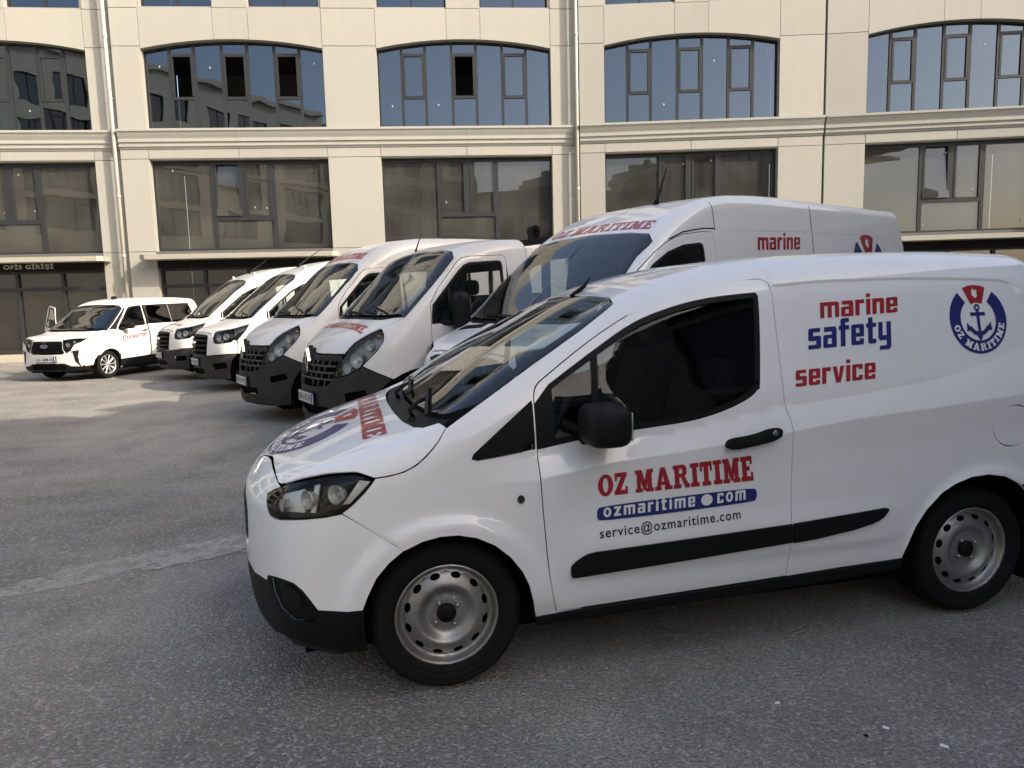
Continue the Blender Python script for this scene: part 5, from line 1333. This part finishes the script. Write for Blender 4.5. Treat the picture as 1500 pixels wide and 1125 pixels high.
    v.panel('sill', 'belt', [(arch[-1][0] + .02, sill - .003), (arch[-1][0] + .02, sill - .09), (2.1*K.k if g.get('rear_axle') else L, sill - .09), (2.1*K.k if g.get('rear_axle') else L, sill - .003)], 'black_plastic', gap=0, off=-.01, rim=.05)
    Rw = g['tyre']; Wp = make_wheel(Rw, g['rim'], .21, g.get('wheel', 'steel'), 48, 5); yw = (g.get('yw') or .86*K.k)
    for x in [0.] + [g[a] for a in ('rear_axle', 'bed_axle') if g.get(a)]:
        arch_liner(v, x*K.k, g['arch'][1]*K.k*1.02, B.hw - .03, .55)
        for sd in (1, -1): add_wheel(Wp, K.R, x*K.k, yw, Rw, sd)
    under(v, (g.get('rear_axle') or g.get('bed_axle') or -2) * K.k - .6, .6, .72)
    interior(v, *g['inside'])
    x1 = g['inside'][9] or -2.
    ln = skin(B, 'belt', [np.array([(.15, K.z(.95)), (min(L, B.xc - x1), K.z(.95)), (min(L, B.xc - x1), K.z(g['lin'])), (wse[-1, 0] + .14, K.z(g['lin'])), (.22, win[:, 1].min() - .02)])], [inset(win, -.01)], .12, -.05, 0)
    ln = both(*ln); mk('inner_trim', ln[0], ln[2], 'liner_dark', K.R, ln[1])
    return out
AA = 1.335
MASTER = dict(big=True,
    lamp=chaikin([(-.262, 1.297), (-.252, 1.244), (-.263, 1.182), (-.315, 1.104), (-.44, .965), (-.512, .916), (-.601, .875), (-.744, .846), (-.702, .921), (-.626, 1.048), (-.542, 1.152), (-.422, 1.228)], 1),
    hood_front=[(-AA, 1.115), (-1.26, 1.10), (-1.17, 1.062), (-.9, 1.062), (-.65, 1.062), (-.626, 1.075), (-.542, 1.165), (-.422, 1.241), (-.27, 1.308)],
    hood_side=[(-.27, 1.308), (-.20, 1.335), (-.12, 1.37), (-.052, 1.403)],
    lamp_back=[(-.257, 1.297), (-.246, 1.244), (-.257, 1.182), (-.309, 1.10), (-.375, 1.03)],
    fender_low=[(-.435, .962), (-.318, .90), (-.20, .836)],
    arch=(.428, .5, 126), sill=.40, rear_axle=-2.95,
    ws_edge=[(-.052, 1.403), (.032, 1.484), (.191, 1.637), (.36, 1.801), (.48, 1.925), (.522, 1.965)],
    ws_top=[(-.45, .74), (-.455, .5), (-.46, 0)], ws_bottom=[(.262, 0), (.255, .35), (.225, .65), (.19, .82)],
    cowl_front=[(.335, 0), (.325, .35), (.285, .65), (.21, .84)],
    wipers=[[(.29, .45), (.22, .42), (.16, .12), (.215, .66)], [(.31, -.25), (.25, -.27), (.2, -.55), (.245, 0.)]],
    bumper=[(-AA, 1.105), (-1.26, 1.09), (-1.17, 1.055), (-.9, 1.055), (-.648, 1.056), (-.71, .918), (-.750, .842), (-.601, .869), (-.512, .910), (-.44, .958), (-.318, .894), (-.205, .832), (-.29, .742), (-.345, .64), (-.375, .52), (-.38, .36), (-.6, .335), (-.9, .335), (-AA, .335)], bumper_mat='grey_plastic',
    bumper_holes=[[(-.63, .70), (-.42, .74), (-.40, .67), (-.62, .62)], [(-AA, .545), (-.86, .55), (-.84, .47), (-AA, .455)]], grille_in_bumper=True,
    grille=[(-AA, 1.0), (-.69, 1.0), (-.72, .925), (-.78, .82), (-.83, .77), (-1.03, .74), (-AA, .735)],
    bowls=[(-.50, 1.02, .075, 'lamp_reflector', (.85, .5, .1)), (-.60, .94, .05, 'lamp_reflector', (.85, .5, .1)), (-.38, 1.16, .05, 'lamp_reflector', (.8, .6, .1)), (-.30, 1.25, .018, 'amber_lens')], lamp_housing='lamp_grey',
    door=[(.165, .50), (.172, .95), (.178, 1.239), (.196, 1.54), (.30, 1.68), (.54, 1.937), (.60, 1.975), (.687, 1.992), (1.06, 2.007), (1.10, 1.99), (1.11, 1.95), (1.11, .50)],
    win=[(.190, 1.33), (.198, 1.42), (.212, 1.513), (.536, 1.846), (.61, 1.905), (.671, 1.927), (1.007, 1.95), (1.045, 1.94), (1.057, 1.902), (1.05, 1.42), (1.02, 1.36), (.6, 1.345)],
    handle=[(.93, 1.22), (1.07, 1.235), (1.07, 1.195), (.93, 1.185)], bar=[(.395, 1.345), (.395, 1.70), (.43, 1.73), (.43, 1.345)],
    moulding=[(.2, .78), (1.09, .79), (1.09, .66), (.2, .66)],
    mirror=((-.37, 1.19, 1.44), (.075, .12, .20), (-.15, .98, 1.33)), tyre=.345, rim=.213,
    inside=(.25, -.35, 1.30, .88, -1.05, .98, .48, -.52, 1.32, None, 2.0, .85), lin=1.97, open_window=None)
def chrome_rhomb(K, parent, z, h=.20, w=.085):
    x = K.B.belt(np.array([[-K.A, z]]))[0][0] + .0
    m = MB()
    o_ = [(0, -h/2), (w/2, 0), (0, h/2), (-w/2, 0)]; i_ = [(a*.5, c*.52) for a, c in o_]
    for i in range(4):
        j = (i + 1) % 4; m.prism([o_[i], o_[j], i_[j], i_[i]], x - .01, x + .03, 'yz')
    m.V = [(a, b, c + z) for a, b, c in m.V]
    bs = MB().prism([(0, -h*.66), (w*.75, 0), (0, h*.62), (-w*.75, 0)], x - .05, x - .004, 'yz'); bs.V = [(a, b, c + z) for a, b, c in bs.V]
    q = bs.build('badge_base', 'black_plastic', parent); m.build('badge', 'chrome', parent); return q
def master_front(K, o, text):
    gb = o['gbar']
    for z in (.95, .885, .82): gb(-AA, -.74, z, r=.011, mat='dusty_grey')
    for r_, (z0, z1) in enumerate(((.95, 1.0), (.885, .95), (.82, .885), (.745, .82))):
        for i in range(4):
            s_ = -1.22 + i*.125 + (.05 if r_ % 2 else 0)
            if s_ < -.76 - (.04*r_): gb(s_, s_ + .02, z0, z1, .009, 3, sym=False, mat='dusty_grey')
    chrome_rhomb(K, o['grille'], K.z(.985), .27, .12)
    x = K.B.belt(np.array([[-K.A, K.z(.63)]]))[0][0]
    plate(K.v, text, x + .012, K.z(.62))
# ---- drop-side truck with a low cab
K = Kit('flatbed_truck', 'white low-roofed truck with red lettering on its bonnet, left of the tall van', None, master_body('cab'), 1.08, POSE['v3'])
G = dict(MASTER); G['rear_axle'] = None; G['bed_axle'] = -3.4
G['holes'] = [[(K.L/K.k + .45, 1.45), (K.SE/K.k - .12, 1.45), (K.SE/K.k - .12, 1.88), (K.L/K.k + .45, 1.88)]]
o = row_van(K, G, 'dusty_white_paint'); master_front(K, o, '34 DE 4369'); K.R['category'] = 'truck'
K.v.decal('bonnet_lettering', 'top', word('OZ MARITIME', SLAB, .07, .42, res=.25), quad_map(*[np.array(q)*K.k for q in ((.51, -.62), (.51, .66), (.415, -.60), (.415, .62))]), 'red_vinyl', o['bonnet'])
bx = -1.36*1.08 - .08
MB().box(bx - .1, bx - .04, -1.0, 1.0, .95, 1.62).box(bx - .1, bx - .04, -1.0, -.9, 1.62, 2.25).box(bx - .1, bx - .04, .9, 1.0, 1.62, 2.25).box(bx - .1, bx - .04, -.9, .9, 2.18, 2.25).build('headboard', 'black_plastic', K.R)
box('deck', bx - 3.2, bx - .04, -1.02, 1.02, .88, .95, 'grey_plastic', K.R)
for sd in (1, -1):
    box('side_board', bx - 3.2, bx - .1, sd*1.03 - .02, sd*1.03 + .02, .90, 1.32, 'white_paint', K.R, .008)
    box('chassis_rail', bx - 3.0, -1.0, sd*.4 - .04, sd*.4 + .04, .55, .75, 'dark_void', K.R)
box('tail_board', bx - 3.22, bx - 3.18, -1.03, 1.03, .9, 1.32, 'white_paint', K.R, .008)
m = MB().box(bx - .12, bx - .02, .66, .76, 2.25, 2.31).lathe([(.02, -.05), (.065, -.05), (.065, .05), (.02, .05)], 16, 'y', (bx - .07, .71, 2.34)); m.build('lashing_hook', 'black_plastic', K.R)
zr = K.B.top(np.array([[-.62, -.42]])); MB().tube([zr[0], zr[0] + [-.01, 0, .03], zr[0] + [-.09, 0, .24]], [.02, .011, .003], 6).build('aerial', 'black_plastic', K.R, True)
# ---- high-roof panel van of the same make
K = Kit('high_roof_van', 'high-roof white van with red lettering above its windscreen, left of the low-roofed truck', 'white service vans', master_body('high'), 1.08, POSE['v4'])
o = row_van(K, rear_windows(K, dict(MASTER)), 'dusty_white_paint'); master_front(K, o, '34 GJ 6237')
K.v.decal('roof_lettering', 'top', word('OZ MARITIME', SLAB, .07, .42, res=.25), quad_map(*[np.array(q)*K.k for q in ((-.525, -.66), (-.525, .70), (-.64, -.62), (-.64, .66))]), 'red_vinyl', o['body'])
# ---- vans with the dark three-bar grille
TRANSIT = dict(big=True,
    lamp=chaikin([(-.63, 1.06), (-.609, 1.128), (-.45, 1.157), (-.30, 1.183), (-.30, 1.02), (-.33, .968), (-.45, .948), (-.567, .939), (-.625, .965)], 1),
    hood_front=[(-AA, 1.122), (-.9, 1.118), (-.74, 1.104), (-.69, 1.09), (-.645, 1.118), (-.615, 1.137), (-.45, 1.165), (-.317, 1.190), (-.071, 1.252)],
    hood_side=[(-.071, 1.252), (-.03, 1.29), (.02, 1.34), (.054, 1.400)],
    lamp_back=[(-.067, 1.243), (-.12, 1.15), (-.249, .985)],
    fender_low=[(-.243, .977), (-.25, .87), (-.25, .765)],
    arch=(.428, .49, 137), sill=.42, rear_axle=-3.3,
    ws_edge=[(.054, 1.400), (.15, 1.485), (.395, 1.693), (.60, 1.87), (.75, 1.975), (.80, 2.012)],
    ws_top=[(-.60, .73), (-.61, .5), (-.62, 0)], ws_bottom=[(.30, 0), (.295, .35), (.265, .65), (.22, .82)],
    cowl_front=[(.375, 0), (.365, .35), (.325, .65), (.245, .85)],
    wipers=[[(.33, .45), (.26, .42), (.2, .12), (.255, .66)], [(.35, -.25), (.29, -.27), (.24, -.55), (.285, 0.)]],
    bumper=[(-AA, .702), (-.851, .706), (-.785, .724), (-.311, .760), (-.256, .760), (-.33, .66), (-.365, .52), (-.37, .34), (-.6, .33), (-.9, .33), (-AA, .33)], bumper_mat='grey_plastic',
    bumper_holes=[[(-.66, .60), (-.42, .62), (-.40, .52), (-.63, .50)], [(-AA, .50), (-.92, .50), (-.88, .41), (-AA, .40)]],
    nose=[(-AA, 1.118), (-.9, 1.114), (-.74, 1.100), (-.69, 1.086), (-.648, 1.112), (-.636, 1.06), (-.63, .962), (-.567, .934), (-.45, .943), (-.33, .962), (-.30, 1.0), (-.252, .975), (-.256, .765), (-.311, .765), (-.785, .729), (-.851, .711), (-AA, .707)],
    grille=chaikin([(-.91, 1.088), (-.80, 1.075), (-.768, 1.03), (-.782, .79), (-.80, .735), (-.851, .718)], 1, False).tolist() + [(-AA, .714), (-AA, 1.09)],
    bowls=[(-.52, 1.04, .062, 'lamp_reflector', (.9, .42, .05)), (-.40, 1.06, .062, 'lamp_reflector', (.85, .52, .05)), (-.46, .975, .035, 'lamp_reflector', (.85, .5, .05))], lamp_housing='gloss_black',
    door=[(.25, .50), (.245, .95), (.235, 1.25), (.24, 1.50), (.32, 1.60), (.55, 1.78), (.769, 1.93), (.919, 2.01), (1.147, 2.085), (1.45, 2.12), (1.56, 2.12), (1.59, 2.09), (1.60, 1.95), (1.60, .50)],
    win=[(.262, 1.33), (.262, 1.46), (.45, 1.62), (.692, 1.811), (.9, 1.92), (1.132, 1.989), (1.37, 2.014), (1.415, 2.0), (1.425, 1.95), (1.42, 1.40), (1.38, 1.34), (.8, 1.325)],
    handle=[(1.40, 1.20), (1.55, 1.215), (1.55, 1.175), (1.40, 1.165)], bar=[(.52, 1.33), (.52, 1.67), (.555, 1.70), (.555, 1.33)],
    moulding=[(.3, .74), (1.58, .75), (1.58, .64), (.3, .64)],
    mirror=((-.33, 1.20, 1.42), (.07, .12, .17), (-.1, .98, 1.32)), tyre=.35, rim=.213,
    inside=(.30, -.35, 1.28, .88, -1.1, .98, .48, -.55, 1.32, None, 2.1, .85), lin=2.02)
def oval_badge(K, parent, z, w=.16, h=.068, mat='chrome'):
    x = K.B.belt(np.array([[-K.A, z]]))[0][0] + .030
    m = MB().prism([(a, c + z) for a, c in el(0, 0, w/2, h/2, 24)], x - .03, x, 'yz'); o = m.build('badge', mat, parent)
    MB().prism([(a, c + z) for a, c in el(0, 0, w*.43, h*.40, 24)], x - .01, x + .002, 'yz').build('badge_face', 'blue_vinyl', o)
    P, T = font_text('Ford', .0, 1.); mk('badge_lettering', np.stack([0*P[:, 0] + x + .0035, w*.29 - P[:, 0]*w*.58, z - h*.24 + P[:, 1]*h*.48], 1), T, 'chrome', o, smooth=False)
def transit_front(K, o, text, style=0):
    gb = o['gbar']
    zs = (1.06, .985, .90, .815, .74) if style == 0 else (1.05, .93, .80)
    for z in zs: gb(-AA, -.79, z, r=.020 if style == 0 else .016, off=-.005, mat='black_plastic' if style == 0 else 'grey_plastic')
    oval_badge(K, o['grille'], K.z(.945))
    tip = K.b([(-.293, 1.178), (-.18, 1.214), (-.075, 1.243), (-.12, 1.152), (-.249, .99), (-.293, 1.005)])
    K.v.panel('lamp_surround', 'belt', tip, 'gloss_black', gap=.002, off=.001)
    vt = K.t([(.36, -.34), (.36, -.72), (.45, -.74), (.45, -.36)]); v2 = vt[::-1]
    K.v.panel('bonnet_vent', 'top', v2, 'black_plastic', gap=0, off=.003, rim=.004, side='L', parent=o['bonnet'])
    if text:
        x = K.B.belt(np.array([[-K.A, K.z(.6)]]))[0][0]; plate(K.v, text, x + .012, K.z(.61))
def beacon(K, x, y, z, parent=None):
    MB().lathe([(.0, .05), (.018, .045), (.025, .03), (.028, 0)], 10, 'z', (x, y, z)).build('roof_marker', 'paper_white', K.R, True)
K = Kit('panel_van', 'white van with dark barred grille, nearer of two alike, next to the high-roof van', 'white service vans', transit_body('mid'), 1.06, POSE['v5'])
o = row_van(K, rear_windows(K, dict(TRANSIT)), 'dusty_white_paint'); transit_front(K, o, '34 FMC 763')
zr = K.B.top(np.array([[-.95, .1], [-.9, .6]])); MB().tube([zr[0], zr[0] + [-.02, 0, .05], zr[0] + [-.5, 0, .38]], [.03, .016, .004], 6).build('aerial', 'black_plastic', K.R, True); beacon(K, *zr[1])
B5 = K.B
K = Kit('panel_van', 'white van with dark barred grille, farther of two alike, next to the small passenger van', 'white service vans', transit_body('mid'), 1.06, POSE['v6'])
K.B = K.v.B = B5
o = row_van(K, rear_windows(K, dict(TRANSIT)), 'dusty_white_paint'); transit_front(K, o, '34 FMC 762')
zr = K.B.top(np.array([[-.95, .1], [-.9, .6], [-.8, -.6]])); MB().tube([zr[0], zr[0] + [-.02, 0, .05], zr[0] + [-.5, 0, .38]], [.03, .016, .004], 6).build('aerial', 'black_plastic', K.R, True); beacon(K, *zr[1]); beacon(K, *zr[2])
K.v.decal('bonnet_lettering', 'top', word('OZ MARITIME', SLAB, .07, .42, res=.25), quad_map(*[np.array(q)*K.k for q in ((.72, -.55), (.72, .55), (.64, -.55), (.64, .55))]), 'red_vinyl', o['bonnet'])
# ---- long high-roof van behind the nearest one
K = Kit('long_high_van', 'tall long white panel van with lettering above its windscreen, right behind the compact van', 'white service vans', transit_body('high'), 1.06, POSE['v2'], .05)
G = rear_windows(K, dict(TRANSIT), 1.4, 2.1); G['rear_axle'] = -3.75
o = row_van(K, G, 'white_paint', 'car_glass'); transit_front(K, o, None, 1)
K.v.decal('roof_lettering', 'top', word('OZ MARITIME', SLAB, .07, .42, res=.2), quad_map(*[np.array(q)*K.k for q in ((-.66, -.66), (-.66, .68), (-.80, -.64), (-.80, .66))]), 'red_vinyl', o['body'])
letters(K.v, 'lettering', 'marine', SANS, *K.b([(2.272, 1.968), (3.055, 1.991), (2.311, 2.135), (3.101, 2.165)]), 'red_vinyl', parent=o['body'])
letters(K.v, 'lettering', 'safety', SANS, *K.b([(2.11, 1.70), (2.96, 1.70), (2.11, 1.90), (2.96, 1.90)]), 'blue_vinyl', parent=o['body'])
letters(K.v, 'lettering', 'service', SANS, *K.b([(1.95, 1.45), (2.75, 1.45), (1.95, 1.61), (2.75, 1.61)]), 'red_vinyl', parent=o['body'])
put_emblem(K.v, K.b([(4.56, 1.80)])[0], .40*K.k, .40*K.k, 'belt', o['body'])
def draw_groove(K, pts, name='drawn_groove', w=.010, mat='dark_void'):  # flat strip laid on the body; dark ones put a seam's shade into colour
    U = resample(K.b(pts), .05, False); P = K.B.belt(U); N = K.B.normal(P)
    d = np.gradient(P, axis=0); d /= np.linalg.norm(d, axis=1, keepdims=True); s_ = np.cross(N, d)*w*.5; V = np.vstack([P + s_ + N*.0015, P - s_ + N*.0015]); n = len(P)
    mk(name, V, [(i, i + 1, n + i + 1, n + i) for i in range(n - 1)], mat, K.R)
draw_groove(K, [(1.62, 2.13), (1.63, 2.25), (1.635, 2.40)]); draw_groove(K, [(3.32, .6), (3.321, 1.964), (3.36, 2.30), (3.378, 2.47)])
draw_groove(K, [(1.75, 1.3), (1.75, 1.924), (1.79, 2.10), (1.86, 2.15), (1.95, 2.156), (3.3, 2.19)], w=.014, mat='white_vinyl'); draw_groove(K, [(3.42, 2.19), (4.85, 2.21), (4.95, 2.18), (5.0, 2.05)], w=.014, mat='white_vinyl'); draw_groove(K, [(.95, 2.03), (1.147, 2.10), (1.45, 2.145), (1.62, 2.15)], w=.012)
zr = K.B.top(np.array([[-1.35, .25]])); MB().tube([zr[0], zr[0] + [-.03, 0, .06], zr[0] + [-.19, 0, .42]], [.035, .018, .004], 6).build('aerial', 'black_plastic', K.R, True)
# ---- small passenger van on the left, right-hand door open
K = Kit('passenger_van', 'small white passenger van with an open front door, farthest left by the office entrance', 'white service vans', TOURNEO, 1., POSE['v7'], .05)
TV = dict(big=False,
    lamp=[(-.35, .937), (-.54, .945), (-.80, .915), (-.80, .72), (-.74, .64), (-.66, .70), (-.58, .83), (-.46, .875)],
    hood_front=[(-AA, .935), (-1.0, .938), (-.80, .925), (-.56, .955), (-.36, .955), (-.30, .95)], hood_side=[(-.30, .95), (-.10, .965), (.08, 1.0), (.20, 1.05), (.225, 1.085)],
    lamp_back=[(-.34, .93), (-.45, .868), (-.57, .822)], fender_low=[(-.64, .70), (-.62, .62), (-.55, .60), (-.28, .60), (-.13, .56)],
    arch=(.33, .355, 140), sill=.27, rear_axle=-2.69,
    ws_edge=[(.225, 1.085), (.45, 1.255), (.70, 1.45), (.84, 1.56), (.88, 1.595)], ws_top=[(-.70, .60), (-.715, .4), (-.72, 0)], ws_bottom=[(.08, 0), (.07, .35), (.03, .65), (-.005, .76)], cowl_front=[(.16, 0), (.15, .35), (.10, .65), (.02, .80)],
    wipers=[[(.10, .40), (.05, .38), (0., .10), (.04, .60)]],
    bumper=[(-AA, .40), (-.80, .40), (-.66, .34), (-.48, .33), (-.31, .34), (-.32, .25), (-.6, .22), (-AA, .22)], bumper_mat='black_plastic', bumper_holes=[],
    nose=[(-AA, .93), (-1.0, .933), (-.806, .92), (-.806, .72), (-.745, .632), (-.655, .69), (-.63, .61), (-.55, .59), (-.28, .59), (-.13, .555), (-.21, .46), (-.24, .35), (-.31, .345), (-.48, .335), (-.66, .345), (-.80, .405), (-AA, .405)],
    grille=[(-AA, .905), (-.84, .90), (-.815, .885), (-.815, .71), (-.775, .65), (-.83, .61), (-AA, .60)],
    bowls=[(-.70, .82, .05, 'lamp_reflector', (.95, .3, 0)), (-.56, .89, .03, 'lamp_reflector', (.9, .4, 0))], lamp_housing='gloss_black',
    door=[(.50, .32), (.48, .8), (.49, 1.10), (.56, 1.20), (.76, 1.40), (.93, 1.57), (1.05, 1.66), (1.30, 1.70), (1.48, 1.70), (1.50, 1.60), (1.50, .32)],
    win=[(.52, 1.13), (.60, 1.21), (.78, 1.385), (.95, 1.555), (1.06, 1.625), (1.30, 1.655), (1.43, 1.655), (1.44, 1.60), (1.42, 1.20), (1.38, 1.175)],
    handle=[(1.28, 1.06), (1.42, 1.075), (1.42, 1.04), (1.28, 1.03)], mirror=((-.50, 1.03, 1.19), (.075, .12, .075), (-.36, .86, 1.12)), tyre=.325, rim=.225, wheel='alloy', yw=.82,
    holes=[[(1.54, 1.20), (1.56, 1.665), (2.35, 1.685), (2.35, 1.21)], [(2.40, 1.21), (2.40, 1.685), (3.15, 1.70), (3.28, 1.22)]],
    inside=(.05, -.40, 1.06, .74, -1.0, .66, .37, -.58, 1.04, None, 1.5, .7), lin=1.60)
o = row_van(K, TV, 'dusty_white_paint', 'car_glass')
for i, h in enumerate(TV['holes']): K.v.panel('side_window', 'belt', h, 'privacy_glass', gap=.004, off=-.004, rim=0)
gb = o['gbar']
for z in (.86, .825, .79, .755, .72, .685, .65): gb(-AA, -.82, z, r=.009, off=-.004, mat='black_plastic')
oval_badge(K, o['grille'], .79, .20, .085)
x = K.B.belt(np.array([[-K.A, .5]]))[0][0]; plate(K.v, '34 MBE 641', x + .012, .50)
vt = [(-.62, .68), (-.50, .70), (-.53, .55), (-.42, .345), (-.50, .345), (-.58, .45)]
K.v.panel('corner_vent', 'belt', vt, 'gloss_black', gap=0, off=.004, rim=.01)
lw = [(-AA, .385), (-.86, .385), (-.78, .33), (-.80, .26), (-AA, .255)]; K.v.panel('lower_intake', 'belt', lw, 'dark_void', gap=0, off=.003, rim=0, side='S', parent=o['bumper'])
K.v.panel('side_cladding', 'belt', [(.50, .42), (2.2, .47), (2.2, .26), (.50, .26)], 'black_plastic', gap=0, off=.012, rim=.02)
letters(K.v, 'lettering', 'OZ MARITIME', SLAB, (.80, .865), (1.37, .925), (.80, .945), (1.37, 1.005), 'red_vinyl', parent=o['doors'][0], gap=.07)
K.v.decal('lettering', 'belt', font_text('marine safety service', .01, 1.05), quad_map((.80, .80), (1.37, .86), (.80, .84), (1.37, .90)), 'blue_vinyl', o['doors'][0])
put_emblem(K.v, (.70, .885), .085, .085, 'belt', o['doors'][0])
zr = K.B.top(np.array([[-1.2, 0.]])); MB().ellipsoid(tuple(zr[0] + [0, 0, .03]), (.10, .025, .05)).build('aerial_fin', 'black_plastic', K.R, True)
pil = [(.255, 1.095), (.46, 1.247), (.71, 1.442), (.85, 1.552), (.885, 1.586), (.94, 1.60), (.90, 1.555), (.745, 1.398), (.55, 1.21), (.485, 1.11)]
K.v.panel('pillar_trim', 'belt', pil, 'gloss_black', gap=0, off=.003, rim=.006)
for q in ([(1.445, 1.19), (1.462, 1.66), (1.555, 1.665), (1.535, 1.20)], [(2.352, 1.21), (2.352, 1.685), (2.398, 1.685), (2.398, 1.21)]): K.v.panel('pillar_trim', 'belt', q, 'gloss_black', gap=0, off=.003, rim=.006)
# swing the right-hand front door open about its front edge
d = o['doors'][1]; hx = K.B.xc - .49; hy = -.86
d.matrix_local = Matrix.Translation((hx, hy, 0)) @ Matrix.Rotation(math.radians(62), 4, 'Z') @ Matrix.Translation((-hx, -hy, 0))
for q in [c for c in K.R.children if c.name.startswith('door_mirror') and c.data.vertices[0].co.y < 0]: q.matrix_local = d.matrix_local.copy()
